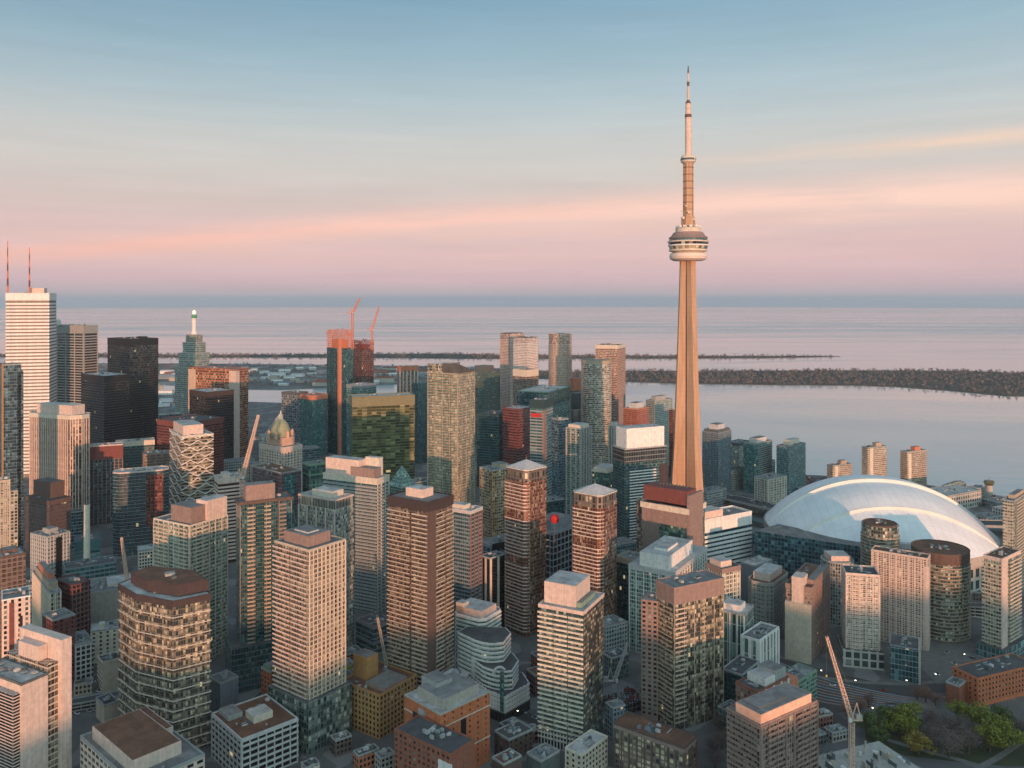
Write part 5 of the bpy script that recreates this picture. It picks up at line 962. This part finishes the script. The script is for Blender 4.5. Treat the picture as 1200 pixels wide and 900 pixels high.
L('brick_building', 'red brick cottage row in front of the ochre brick office block', 428, 498, 14, 7, 9, 36, pw('obrick'), 'roofdark')
L('shop_building', 'grey shop in front of the ochre brick office block, beside the brick cottages', 450, 492, 10, 8, 10, 36, pw('grey'), 'roofgrey')
L('brick_building', 'brown brick row across the street from the colonnaded tower', 598, 528, 12, 8, 10, 40, pw('brown'), 'roofdark')
L('shop_building', 'maroon roofed shop by the street lamp below the white terraced building', 624, 526, 8, 6, 8, 40, pw('maroon'), 'roofbrown')
L('office_building', 'low teal glass pavilion right of the bronze glass tower', 858, 545, 14, 10, 12, 40, g('teal', .4, 2.6, 4, 'slate', .1, .2, .01), 'roofgrey')
L('brick_building', 'low brick house between the railway and the building site', 966, 545, 11, 8, 8, 20, pw('brick'), 'roofbrown')
L('shop_building', 'grey flat shed between the railway and the building site', 982, 528, 12, 8, 6, 20, pw('conc'), 'roofgrey')
L('shop_building', 'dark shed behind the peach walled block', 958, 522, 10, 8, 7, 20, pw('dgrey'), 'roofdark')
L('office_building', 'brown low block behind the dark teal podium', 290, 690, 20, 14, 30, 30, pw('brown', 'mixed'), 'roofgrey')
L('office_building', 'slate low block left of the twin pyramid tops', 552, 720, 20, 14, 26, 30, pw('slate', 'dteal'), 'roofgrey')
L('office_building', 'grey low block between the twin pyramid tops', 652, 690, 16, 12, 18, 30, pw('grey', 'blue'), 'roofdark', units=5)
SC = thing('building_site', 'dark building site with red formwork in the gap left of the bronze tower', 'building site', (PX(733, 570), 572, 0))
m = MB(); m.box(0, 0, 0, 26, 18, 7, .5); m.build('lower_floors', g('black', .1, 4, 3.5, 'dgrey', .2, .3, .0), SC)
r_ = random.Random(3)
for i in range(26):
    m = MB(); a, b = r_.uniform(-12, 12), r_.uniform(-8, 8); x, y = a*cos(.5)-b*sin(.5), a*sin(.5)+b*cos(.5)
    if i % 2: m.box(0, 0, 0, .6, .6, r_.uniform(2, 4), .5); nm, mt = 'column', 'conc'
    else: m.box(0, 0, 0, .25, r_.uniform(2, 5), r_.uniform(1.5, 3), .5); nm, mt = 'formwork_panel', 'maroon'
    m.build(nm, wall(mt), SC, (x, y, 7.02))
# ================================================================== cranes, motorway, trees, cars, far things
def lattice(m, p, q, w, w2=None, n=12, r=.14):
    P, Q = mathutils.Vector(p), mathutils.Vector(q); d = (Q-P).normalized(); w2 = w2 or w
    up = mathutils.Vector((0, 0, 1)) if abs(d.z) < .9 else mathutils.Vector((1, 0, 0)); a = d.cross(up).normalized(); b = d.cross(a).normalized()
    R_ = []
    for i in range(n+1):
        t = i/n; c = P+(Q-P)*t; ww = (w+(w2-w)*t)/2; R_.append([c+a*ww+b*ww, c-a*ww+b*ww, c-a*ww-b*ww, c+a*ww-b*ww])
    for i in range(n):
        for k in range(4):
            m.bar(R_[i][k], R_[i+1][k], r); m.bar(R_[i][k], R_[i+1][(k+1) % 4], r*.7)
            m.bar(R_[i][k], R_[i][(k+1) % 4], r*.7)
def crane(label, px, Yd, foot_z, top_y, tip, paint, w=2.6, r=.2, counter=12, group='tower cranes'):
    """luffing tower crane: mast up to its slewing ring, a raised boom to the tip, a short tail with weights"""
    x = PX(px, Yd); zt = PZ(top_y, Yd); tx_, tz_ = PX(tip[0], Yd), PZ(tip[1], Yd)
    T = thing('tower_crane', label, 'crane', (x, Yd, foot_z), group=group); h = zt-foot_z; pm = wall(paint, streak=False)
    if h > 1:
        m = MB(); lattice(m, (0, 0, 0), (0, 0, h), w, n=max(3, int(h/w)), r=r); m.build('mast', pm, T)
    m = MB(); m.lathe([(w*.7, h+.02), (w*.7, h+.9)], 10); m.build('slewing_ring', wall('dgrey'), T)
    dx, dz = tx_-x, tz_-zt; L_ = math.hypot(dx, dz)
    m = MB(); lattice(m, (0, 0, h+1.5), (dx, 0, h+1.5+dz), w*.95, w*.5, n=max(6, int(L_/2.6)), r=r); m.build('boom', pm, T)
    sg = -1 if dx > 0 else 1
    m = MB(); m.box(sg*counter/2, 0, h+.95, counter, w*.9, .7); m.build('tail_deck', pm, T)
    m = MB(); m.box(sg*(counter-2), 0, h+1.7, 3.4, w*.95, 2.6); m.build('counterweight', wall('conc'), T)
    m = MB(); m.box(-sg*1.6, -w*.8, h+1, 1.8, 1.6, 2.2); m.build('cab', plain('cab_paint', (.6,.58,.52), .5), T)
    m = MB(); ax_ = (sg*3.0, 0, h+11); m.bar((sg*.5, .7, h+1.6), ax_, r*1.3); m.bar((sg*5, -.7, h+1.6), ax_, r*1.3); m.build('a_frame', pm, T)
    m = MB(); m.bar(ax_, (dx*.96, 0, h+1.5+dz*.96), .09); m.bar((dx, 0, h+1.5+dz), (dx, 0, h+1.5+dz-min(22, abs(dz)*.5)), .07); m.build('ropes', wall('dgrey'), T)
    m = MB(); m.box(dx, 0, h+1.5+dz-min(22, abs(dz)*.5)-1, .7, .5, 1.0); m.build('hook_block', wall('yellow'), T)
    return T
crane('pale red crane on the netted orange crown, boom nearly upright', 413, 1498, PZ(408, 1498)-2, 368, (422, 350), 'salmon', 3.6, .42, 12)
crane('pale red crane on the rust orange top, boom leaning right', 436, 1556, PZ(409, 1556)-2, 388, (444, 360), 'salmon', 3.2, .40, 10)
crane('long white crane boom beside the old pink hotel', 284, 800, 0, 562, (303, 488), 'craneWhite', 3.6, .36, 9)
crane('thin white crane with a shallow boom behind the green copper dome', 307, 1250, 0, 516, (330, 484), 'lgrey', 3.0, .22, 12)
crane('pink white crane boom behind the front dark capped tower', 150, 660, 0, 690, (142.5, 632), 'craneWhite', 2.4, .26, 8)
crane('tan crane boom left of the dark brown front tower', 455, 575, 0, 793, (442.5, 726), 'tan', 2.0, .22, 8)
crane('white crane with a steep boom in the gap left of the bronze tower', 720, 590, 0, 800, (735.5, 756), 'lgrey', 2.4, .26, 8)
crane('red and white crane standing over the building site by the park', 998, 470, 0, 846, (968.5, 749), 'craneWhite', 2.4, .24, 6)
# masts on the white tower
for px, yt, lab in ((9, 282, 'red and white broadcast mast, left of the pair on the white tower'), (34.5, 290, 'shorter red and white broadcast mast, right of the pair on the white tower')):
    Yd = 1315; zb = PZ(344, 1300)+.3; T = thing('broadcast_mast', lab, 'mast', (PX(px, Yd), Yd, zb), group='roof masts'); h = PZ(yt, Yd)-zb
    k = 7
    for i in range(k):
        m = MB(); m.bar((0, 0, h*i/k), (0, 0, h*(i+1)/k-.02), 1.7-.17*i, 1.6-.17*i, 6); m.build('mast_section', wall('maroon' if i % 2 else 'salmon', streak=False), T)
T = thing('radome', 'small white drum on the roof of the broad grey office tower', 'antenna', (PX(68, 1415), 1415, PZ(382, 1400)+.2)); m = MB(); m.lathe([(3, 0), (4.5, 2), (4.5, 9), (2, 12)], 14); m.build('drum', wall('white'), T)
m = MB(); m.bar((30, 8, 0), (30, 8, 36), .4, .2); m.build('whip_aerial', wall('lgrey'), T)
# elevated motorway between the city and the lake
path = smooth_path([(PX(560, 1330), 1330), (PX(700, 1260), 1260), (PX(830, 1150), 1150), (PX(900, 1080), 1080), (PX(958, 1015), 1015), (PX(1010, 985), 985), (PX(1100, 1000), 1000), (PX(1300, 980), 980)], 8)
MW = thing('elevated_motorway', 'grey elevated motorway on concrete piers behind the white dome', 'motorway', (0, 0, 0))
m = strip('deck', path, 26, 13.0, asph, 2.2); m.parent = MW
for s_ in (-13, 13):
    pts = []
    for i, q in enumerate(path):
        a, b = path[max(0, i-1)], path[min(len(path)-1, i+1)]; d = math.hypot(b[0]-a[0], b[1]-a[1]); pts.append((q[0]-(b[1]-a[1])/d*s_, q[1]+(b[0]-a[0])/d*s_))
    o = strip('guard_wall', pts, .6, 14.1, wall('conc'), 3.0); o.parent = MW
for q in path[::2]:
    m = MB(); m.box(0, 0, 0, 3.0, 8.0, 10.8); m.box(0, 0, 9.6, 3.4, 20, 1.1); link(m.mesh('pier', wall('conc')), 'pier', MW, (q[0], q[1], 0), .5)
low = [(x-26, y-52) for x, y in path[14:40]]
MW2 = thing('viaduct', 'lower dark rail viaduct in front of the grey elevated motorway', 'viaduct'); o = strip('deck', low, 12, 7.0, wall('dgrey'), 1.6); o.parent = MW2
for q in low[::3]:
    m = MB(); m.box(0, 0, 0, 2.4, 7, 5.4); link(m.mesh('pier', wall('conc')), 'pier', MW2, (q[0], q[1], 0), .5)
# streets and rail land on the right
rail = poly_px([(860, 690), (905, 655), (960, 632), (1040, 606), (1092, 592), (1060, 560), (1000, 545), (930, 560), (880, 600)])
sheet('railway_land', rail, .05, ground_mat('rail_ballast', (.050,.044,.042), (.085,.074,.068), .06))
for k in range(9):
    t = k*5.2; ln_ = [(PX(875, 678)-t*.55-8, 678-t*1.05), (PX(950, 622)-t*.35, 622-t*.9), (PX(1040, 592)-t*.2, 592-t*.55), (PX(1085, 588), 584-t*.25)]
    struct(strip('railway_track', smooth_path(ln_, 5), 1.7, .12+.004*k, wall('mauve' if k % 3 else 'slate', streak=False), .05))
road = [(PX(860, 640), 640), (PX(930, 617), 617), (PX(1020, 600), 600), (PX(1095, 600), 600), (PX(1150, 612), 612), (PX(1210, 640), 640)]
struct(strip('road', smooth_path(road, 6), 13, .10, asph)); struct(strip('pavement', smooth_path([(x, y+9.5) for x, y in road], 6), 4, .22, pave, .2))
plaza = poly_px([(1075, 640), (1100, 606), (1140, 606), (1158, 616), (1165, 660), (1120, 700), (1085, 690)])
sheet('plaza', plaza, .06, pave)
curve = smooth_path([(PX(985, 560), 560), (PX(1020, 566), 566), (PX(1045, 575), 575), (PX(1075, 572), 572), (PX(1100, 562), 562), (PX(1135, 560), 560)], 6)
struct(strip('slip_road', curve, 9, .14, ground_mat('worn_concrete', (.10,.098,.095), (.15,.145,.14), .2)))
sheet('park_lawn', poly_px([(1012, 553), (1060, 558), (1120, 552), (1150, 548), (1230, 540), (1230, 500), (1180, 500), (1120, 505), (1060, 512), (1015, 530)]), .08, ground_mat('lawn_grass', (.030,.042,.018), (.065,.060,.030), .1))
struct(strip('park_path', smooth_path([(PX(1040, 530), 530), (PX(1080, 518), 518), (PX(1120, 508), 508), (PX(1150, 500), 500)], 6), 4, .16, pave))
struct(strip('park_path', smooth_path([(PX(1200, 530), 530), (PX(1170, 510), 510), (PX(1150, 500), 500)], 6), 4, .165, pave))
struct(strip('road', smooth_path([(PX(572, 600), 600), (PX(600, 572), 572), (PX(630, 552), 552), (PX(655, 540), 540)], 5), 10, .1, asph))
for i, pts in enumerate(([(-250, 640), (-305, 620), (-345, 600)], [(-255, 585), (-290, 572), (-330, 560)], [(-190, 560), (-175, 620), (-150, 700)])):
    struct(strip('road', smooth_path(pts, 5), 9, .1+.004*i, asph)); struct(strip('pavement', smooth_path([(x-1, y+7) for x, y in pts], 5), 3, .22+.004*i, pave, .2))
# building site by the park
ST2 = thing('building_site', 'concrete frame of a half built block with formwork stacks beside the crane', 'building site', (PX(1015, 480), 480, 0))
m = MB(); m.box(0, 0, 0, 52, 34, 12, .35); m.build('lower_floors', g('black', .1, 4.5, 4, 'conc', .25, .3, .0), ST2)
m = MB(); m.box(0, 0, 12, 53, 35, .6, .35); m.build('deck_slab', wall('conc'), ST2)
r_ = random.Random(8)
for i in range(46):
    a, b = r_.uniform(-24, 24), r_.uniform(-15, 15); x, y = a*cos(.35)-b*sin(.35), a*sin(.35)+b*cos(.35); m = MB()
    if i % 3 == 0: m.box(0, 0, 0, .8, .8, r_.uniform(2.5, 4), .35); nm, mt = 'column', 'conc'
    elif i % 3 == 1: m.box(0, 0, 0, r_.uniform(2, 5), r_.uniform(.8, 2), r_.uniform(.6, 1.8), r_.uniform(0, 3)); nm, mt = 'formwork_stack', r_.choice(('tan', 'cream', 'white', 'beige'))
    else: m.box(0, 0, 0, .3, r_.uniform(3, 7), r_.uniform(2, 3.4), .35); nm, mt = 'wall_panel', r_.choice(('conc', 'dgrey', 'slate'))
    m.build(nm, wall(mt), ST2, (x, y, 12.62))
# trees
def leafmat(name, c, var):
    m, N, p = newmat(name); oi = N.n('ShaderNodeObjectInfo'); tc = N.n('ShaderNodeTexCoord')
    nz = N.n('ShaderNodeTexNoise', ins={'Vector': tc.outputs['Object'], 'Scale': 1.1, 'Detail': 3.0}).outputs[0]
    f = N.n('ShaderNodeMapRange', ins={0: nz, 1: .3, 2: .7, 3: 1-var, 4: 1+var}).outputs[0]
    N.nt.links.new(N.n('ShaderNodeVectorMath', operation='SCALE', ins={0: c, 'Scale': f}).outputs[0], p.inputs['Base Color']); p.inputs['Roughness'].default_value = .75
    p.inputs['Subsurface Weight'].default_value = 0
    return m
bark = leafmat('bark', (.07,.052,.042), .25)
def tree_meshes(seed, leaf, h=11, rad=5.2, n=1500, bare=False, lsz=.34):
    r = random.Random(seed); t = MB(); t.bar((0, 0, 0), (0, 0, h*.34), h*.032, h*.024, 8); cl = []
    for i in range(9):
        a = 2.4*i+r.uniform(-.3, .3); el_ = r.uniform(.5, 1.25); l = h*r.uniform(.25, .5); z0 = h*r.uniform(.22, .40)
        e = (cos(a)*cos(el_)*l, sin(a)*cos(el_)*l, z0+sin(el_)*l); t.bar((0, 0, z0), e, h*.014, h*.005, 5)
        for j in range(5 if not bare else 12):
            d = mathutils.Vector((r.gauss(0, 1), r.gauss(0, 1), r.gauss(.5, .8))).normalized()*h*r.uniform(.10, .26); s0 = mathutils.Vector(e)*r.uniform(.6, 1)+mathutils.Vector((0, 0, z0*.1))
            t.bar(s0, s0+d, h*.005, h*.0015, 3); cl.append(s0+d)
    c = MB(); blobs = []
    for i in range(13):
        a = r.uniform(0, 6.28); q = r.uniform(.1, .85)*rad; blobs.append((mathutils.Vector((cos(a)*q, sin(a)*q, h*r.uniform(.42, .84)*(1-.16*q/rad))), r.uniform(.30, .5)*rad))
    for i in range(n):
        if bare:
            s0 = r.choice(cl); d = mathutils.Vector((r.gauss(0, 1), r.gauss(0, 1), r.gauss(.4, .8))).normalized(); pos = s0+d*r.uniform(0, h*.14); e = pos+d*r.uniform(.4, 1.0)
            sd_ = d.cross(mathutils.Vector((r.random(), r.random(), r.random()))).normalized()*.05; c.face([pos-sd_, pos+sd_, e])
        else:
            b, br = r.choice(blobs); d = mathutils.Vector((r.gauss(0, 1), r.gauss(0, 1), r.gauss(.15, 1))).normalized(); pos = b+d*br*r.uniform(.62, 1.04)
            nrm = (d+mathutils.Vector((r.gauss(0, .5), r.gauss(0, .5), r.gauss(0, .5)))).normalized(); u = nrm.orthogonal().normalized(); v = nrm.cross(u); sz = lsz*r.uniform(.6, 1.5); an = r.uniform(0, 6.28); u, v = u*cos(an)+v*sin(an), v*cos(an)-u*sin(an)
            c.face([pos-u*sz, pos+v*sz*.6, pos+u*sz, pos-v*sz*.6])
    return t.mesh('trunk', bark), c.mesh('crown', leaf)
lf = [leafmat('spring_leaves', (.17,.18,.022), .35), leafmat('deep_leaves', (.075,.10,.024), .35), leafmat('gold_leaves', (.24,.17,.030), .3), leafmat('bare_twigs', (.15,.11,.10), .25), leafmat('rusty_twigs', (.20,.10,.07), .25)]
PROTO = {'spring': tree_meshes(1, lf[0], n=1700), 'deep': tree_meshes(2, lf[1], n=1500), 'gold': tree_meshes(3, lf[2], n=1500), 'bare': tree_meshes(4, lf[3], n=2600, bare=True), 'rusty': tree_meshes(5, lf[4], n=2200, bare=True), 'spring2': tree_meshes(6, lf[0], n=1700, rad=6)}
def tree(kind, x, Yd, s, label, name, group='trees in the park'):
    T = thing(name, label, 'tree', (PX(x, Yd), Yd, 0), hash_(label+str(x)) % 628/100, group); s *= 1.75; T.scale = (s, s, s*.8)
    link(PROTO[kind][0], 'trunk', T); link(PROTO[kind][1], 'crown', T)
TREES = [('deep', 1022, 538, 1.0, 'dark leafy tree nearest the crane in the park'), ('deep', 1042, 545, .95, 'dark leafy tree behind the crane counterweight'), ('bare', 1046, 552, .9, 'bare brown tree at the back of the park by the curved road'), ('spring', 1068, 540, 1.25, 'broad yellow green tree, left of the middle of the park'),
    ('spring2', 1056, 532, 1.0, 'yellow green tree just below the broad one on the left of the park'), ('gold', 1077, 512, 1.0, 'small golden tree standing alone by the park path'), ('bare', 1092, 545, 1.0, 'bare brown tree between the two yellow green clumps, at the back'), ('bare', 1098, 520, 1.15, 'bare brown tree right of the golden tree'),
    ('bare', 1118, 528, 1.3, 'tallest bare purple brown tree, middle of the park'), ('bare', 1112, 510, 1.2, 'bare brown tree at the front middle of the park'), ('bare', 1135, 515, 1.2, 'bare brown tree left of the front green tree'), ('spring', 1123, 550, 1.05, 'yellow green tree at the back, beside the small red shop'),
    ('spring2', 1150, 540, 1.25, 'large yellow green tree in front of the orange brick block'), ('deep', 1176, 541, 1.05, 'dark green tree at the orange brick wall'), ('spring', 1160, 516, 1.15, 'bright yellow green tree at the front right of the park'), ('spring2', 1176, 521, 1.25, 'widest bright green tree on the right of the park'), ('bare', 1197, 528, 1.1, 'bare tree at the right edge of the park'),
    ('deep', 1030, 525, .8, 'low dark tree in front of the crane weights')]
for k, x, d, s, lab in TREES: tree(k, x, d, s, lab, 'bare_tree' if k == 'bare' else 'leafy_tree')
for x, d, s, lab in ((1085, 580, .75, 'rusty bare tree by the curved road'), (1096, 574, .7, 'rusty bare tree right of the curved road'), (1075, 583, .65, 'small rusty bare tree above the curved road'), (1008, 566, .7, 'reddish bare tree behind the crane'), (1018, 572, .7, 'reddish bare tree beside the rail tracks'), (992, 560, .6, 'reddish bare tree left of the crane mast')):
    tree('rusty', x, d, s, lab, 'bare_tree', 'roadside bare trees')
for x, d, s, lab in ((846, 520, .8, 'bare street tree right of the low gold windowed block'), (834, 515, .8, 'bare street tree hiding the foot of the bronze tower'), (842, 540, .9, 'bare street tree behind the bronze tower corner'), (838, 497, .8, 'bare street tree at the bottom edge beside the gold windows')):
    tree('bare', x, d, s, lab, 'bare_tree', 'street trees')
# island woods: a far mass of crowns nobody could count
def wood(name, poly, n, seed, mat, hmin, hmax):
    r = random.Random(seed); xs = [q[0] for q in poly]; ys = [q[1] for q in poly]; m = MB(); c = 0
    while c < n:
        x, y = r.uniform(min(xs), max(xs)), r.uniform(min(ys), max(ys))
        if not inside((x, y), poly): continue
        c += 1; h = r.uniform(hmin, hmax); w = h*r.uniform(.30, .55)
        for j in range(9):
            d = mathutils.Vector((r.gauss(0, 1), r.gauss(0, .6), r.gauss(0, .8))).normalized(); p = mathutils.Vector((x, y, -1.5+h*.58))+mathutils.Vector((d.x*w*.6, d.y*w*.6, d.z*h*.30))
            u = mathutils.Vector((r.gauss(0, 1), r.gauss(0, 1), r.gauss(0, 1))).normalized(); v = u.orthogonal().normalized(); s_ = w*r.uniform(.35, .7)
            m.face([p-u*s_, p+v*s_*.7, p+u*s_, p-v*s_*.7])
        m.bar((x, y, -2), (x, y, -1.5+h*.5), .4, .2, 3)
    struct(m.build(name, mat), 'stuff')
wm = leafmat('winter_wood', (.16,.13,.122), .35)
wood('island_wood', outset(list(reversed(poly_px(near_isle))) if False else poly_px(near_isle), 0), 4200, 3, wm, 5, 14)
wood('far_island_wood', poly_px(far_isle), 2600, 4, wm, 7, 13)
wood('harbour_scrub', poly_px([(262, 2720), (400, 2760), (470, 2860), (560, 3100), (640, 3180), (600, 3370), (520, 3490), (300, 3630), (-100, 3730), (-100, 3300), (250, 3300)]), 1200, 5, wm, 5, 12)
wood('shore_scrub', poly_px([(940, 1240), (970, 1225), (1020, 1240), (1100, 1150), (1170, 1120), (1180, 1160), (1100, 1190), (1010, 1280), (945, 1300)]), 260, 6, wm, 5, 11)
# far sheds on the harbour land
r_ = random.Random(12)
shed = {}
def gable(w, d, h):
    m = MB(); m.box(0, 0, 0, w, d, h); rf = MB(); a, b = w/2+.6, d/2+.6
    rf.face([(-a, -b, h+.02), (a, -b, h+.02), (a, 0, h+w*.09), (-a, 0, h+w*.09)]); rf.face([(a, b, h+.02), (-a, b, h+.02), (-a, 0, h+w*.09), (a, 0, h+w*.09)])
    rf.face([(a, -b, h+.02), (a, b, h+.02), (a, 0, h+w*.09)]); rf.face([(-a, b, h+.02), (-a, -b, h+.02), (-a, 0, h+w*.09)])
    return m, rf
KINDS = [('lgrey', 'white', 'pale grey shed with a white roof on the far harbour land'), ('white', 'lgrey', 'white shed with a grey roof on the far harbour land'), ('conc', 'brick', 'concrete shed with a rusty roof on the far harbour land'), ('slate', 'slate', 'blue grey shed on the far harbour land'), ('tan', 'conc', 'tan shed on the far harbour land')]
PROTOS = []
for i, (wm_, rm_, lab) in enumerate(KINDS):
    mw, mr = gable(34+8*i % 30, 16+5*(i % 3), 6+i % 3*2); PROTOS.append((mw.mesh('wall', wall(wm_)), mr.mesh('roof', wall(rm_)), lab))
spots = [(r_.uniform(190, 560), r_.uniform(2700, 3350)) for _ in range(95)]+[(r_.uniform(110, 235), r_.uniform(2000, 2700)) for _ in range(42)]
ip = poly_px([(150, 2300), (215, 2300), (240, 2600), (400, 2740), (540, 3060), (560, 3350), (200, 3500), (100, 2600)])
used = []
for x, d in spots:
    X = PX(x, d)
    if d > 2650 and not inside((X, d), port): continue
    if any(abs(X-a)+abs(d-b) < 42 for a, b in used): continue
    used.append((X, d)); mw, mr, lab = PROTOS[r_.randrange(5)]
    T = thing('warehouse', lab, 'warehouse', (X, d, -.5 if d > 2650 else 0), r_.uniform(-.3, .5), 'harbour sheds: '+lab.split(' on ')[0]); T.scale = (r_.uniform(.6, 1.5), r_.uniform(.7, 1.3), r_.uniform(.6, 1.4))
    link(mw, 'wall', T); link(mr, 'roof', T)
# lamps that are lit at dusk
def lamp(x, Yd, label):
    T = thing('street_lamp', label, 'street lamp', (PX(x, Yd), Yd, 0.05), group='street lamps'); m = MB(); m.bar((0, 0, 0), (0, 0, 7.6), .12, .08, 6); m.bar((0, 0, 7.5), (1.3, 0, 7.9), .07, .06, 4); m.build('post', wall('dgrey'), T)
    m = MB(); m.box(1.5, 0, 7.75, .8, .45, .22); m.build('lamp_head', plain('lamp_glow', (1, .86, .66), .4, 0, 9.0), T)
for x, d, lab in ((96, 688, 'lit lamp by the long grey hall wall'), (585, 560, 'lit lamp on the street below the white terraced building'), (604, 552, 'lit lamp further right on the street below the white terraced building'), (1094, 606, 'lit lamp at the plaza corner by the slim concrete fin'), (1128, 640, 'lit lamp on the plaza below the large round bronze tower'), (1146, 622, 'lit lamp on the plaza nearest the tall cream condo'),
    (1172, 612, 'lit lamp by the road above the orange brick block'), (1060, 596, 'lit lamp on the railway road below the beige lit condo'), (1000, 596, 'lit lamp on the railway road left of the beige lit condo'), (960, 612, 'lit lamp beside the blank grey end wall'), (118, 606, 'lit lamp in the car lot'), (640, 548, 'lit lamp at the end of the street by the colonnaded tower'), (268, 560, 'lit lamp in the street right of the dark capped tower'), (1020, 556, 'lit lamp on the curved slip road')): lamp(x, d, lab)
# parked and passing cars
paint = [('white', (.7,.7,.7)), ('silver', (.42,.43,.45)), ('black', (.02,.02,.022)), ('red', (.35,.03,.03)), ('blue', (.05,.09,.2))]
def car_meshes():
    b = MB(); pr = [(-2.2, .35), (-2.2, .85), (-1.2, .95), (1.0, .95), (2.15, .75), (2.2, .35)]
    for i in range(len(pr)):
        (x0, z0), (x1, z1) = pr[i-1], pr[i]; b.face([(x0, -.9, z0), (x0, .9, z0), (x1, .9, z1), (x1, -.9, z1)])
    b.face([(x, -.9, z) for x, z in pr]); b.face([(x, .9, z) for x, z in reversed(pr)])
    c = MB(); c.prism([(-1.55, -.82), (1.1, -.82), (1.1, .82), (-1.55, .82)], .955, 1.46, True, False, poly2=[(-1.1, -.68), (.45, -.68), (.45, .68), (-1.1, .68)])
    w = MB(); w.lathe([(.33, -.1), (.33, .1)], 10)
    return b, c, w
cb, cc, cw = car_meshes(); bodies = [(n_, cb.mesh('body', plain('car_paint_'+n_, c, .3))) for n_, c in paint]; cabm = cc.mesh('windows', plain('car_glass', (.03,.035,.04), .1)); whm = cw.mesh('wheel', plain('tyre', (.02,.02,.02), .8))
def car(x, Yd, rz, i, where, group, z=0.0):
    n_, bm = bodies[i]; T = thing('car', '%s car %s' % (n_, where), 'car', (PX(x, Yd), Yd, z), rz, group+', '+n_); link(bm, 'body', T); link(cabm, 'windows', T)
    for a, b in ((-1.35, -.82), (1.35, -.82), (-1.35, .82), (1.35, .82)):
        o = link(whm, 'wheel', T, (a, b, .33)); o.rotation_euler = (pi/2, 0, 0)
for row in range(4):
    for k in range(7):
        if r_.random() < .2: continue
        x0, y0 = -303+row*4.5, 610-row*7.5; X, Yv = x0+k*3.0*.88-6, y0+k*3.0*.47
        car(600+X/Yv*F, Yv, radians(62+90), r_.choice((0, 0, 1, 1, 2, 0)), 'parked in the lot left of the front dark capped tower', 'cars in the lot', .02)
rd = smooth_path(road, 6)
for t in (3, 6, 9, 13, 17, 20, 23, 26):
    q, q2 = rd[t], rd[t+1]; a = math.atan2(q2[1]-q[1], q2[0]-q[0]); car(600+(q[0])/(q[1]-2.6)*F, q[1]-2.6, a, r_.choice((0, 1, 2, 3)), 'on the road along the railway', 'cars on the road', .1)
for i in range(26):
    q = path[18+i if i < 20 else i]; q2 = path[19+i if i < 20 else i+1]; a = math.atan2(q2[1]-q[1], q2[0]-q[0]); s_ = r_.choice((-8, -4, 4, 8)); X, Yv = q[0]-sin(a)*s_, q[1]+cos(a)*s_
    car(600+X/Yv*F, Yv, a, r_.choice((0, 1, 2, 3)), 'on the elevated motorway', 'cars on the motorway', 13.0)
st5 = smooth_path([(PX(572, 600), 600), (PX(600, 572), 572), (PX(630, 552), 552), (PX(655, 540), 540)], 5)
for t in (4, 6, 7, 9, 11, 12):
    q, q2 = st5[t], st5[t+1]; a = math.atan2(q2[1]-q[1], q2[0]-q[0]); car(600+(q[0]+1.5)/(q[1]+1.6)*F, q[1]+1.6, a, r_.choice((0, 1, 2, 3)), 'on the street below the white terraced building', 'cars on the centre street', .1)
for k in range(16):
    x0, y0 = -306+k%8*3.4, 568-(k//8)*7.5+k%8*1.5
    if r_.random() < .85: car(600+x0/y0*F, y0, radians(62+90), r_.choice((0, 0, 1, 1, 2, 4)), 'parked in the lower lot behind the pale block with the rust deck', 'cars in the lower lot', .02)
for (x, d) in ((1118, 640), (1128, 626), (1110, 660), (1140, 650), (1098, 622), (1136, 615)): car(x, d, r_.uniform(0, 3), r_.choice((0, 1, 2)), 'on the plaza between the condos', 'cars on the plaza', .06)
# ------------------------------------------------------------------ air
hz = MB(); hz.prism([(-33000, -2950), (33000, -2950), (33000, 33000), (-33000, 33000)], -6.0, 566.0, True, True)
hm = bpy.data.materials.new('air'); hm.use_nodes = True; hm.node_tree.nodes.clear(); N_ = NT(hm.node_tree)
pv = N_.n('ShaderNodeVolumePrincipled'); pv.inputs['Color'].default_value = (.80, .90, 1.0, 1); pv.inputs['Density'].default_value = HAZE; pv.inputs['Anisotropy'].default_value = 0.0
ou = N_.n('ShaderNodeOutputMaterial'); N_.nt.links.new(pv.outputs[0], ou.inputs['Volume'])
struct(hz.build('haze', hm), 'stuff')
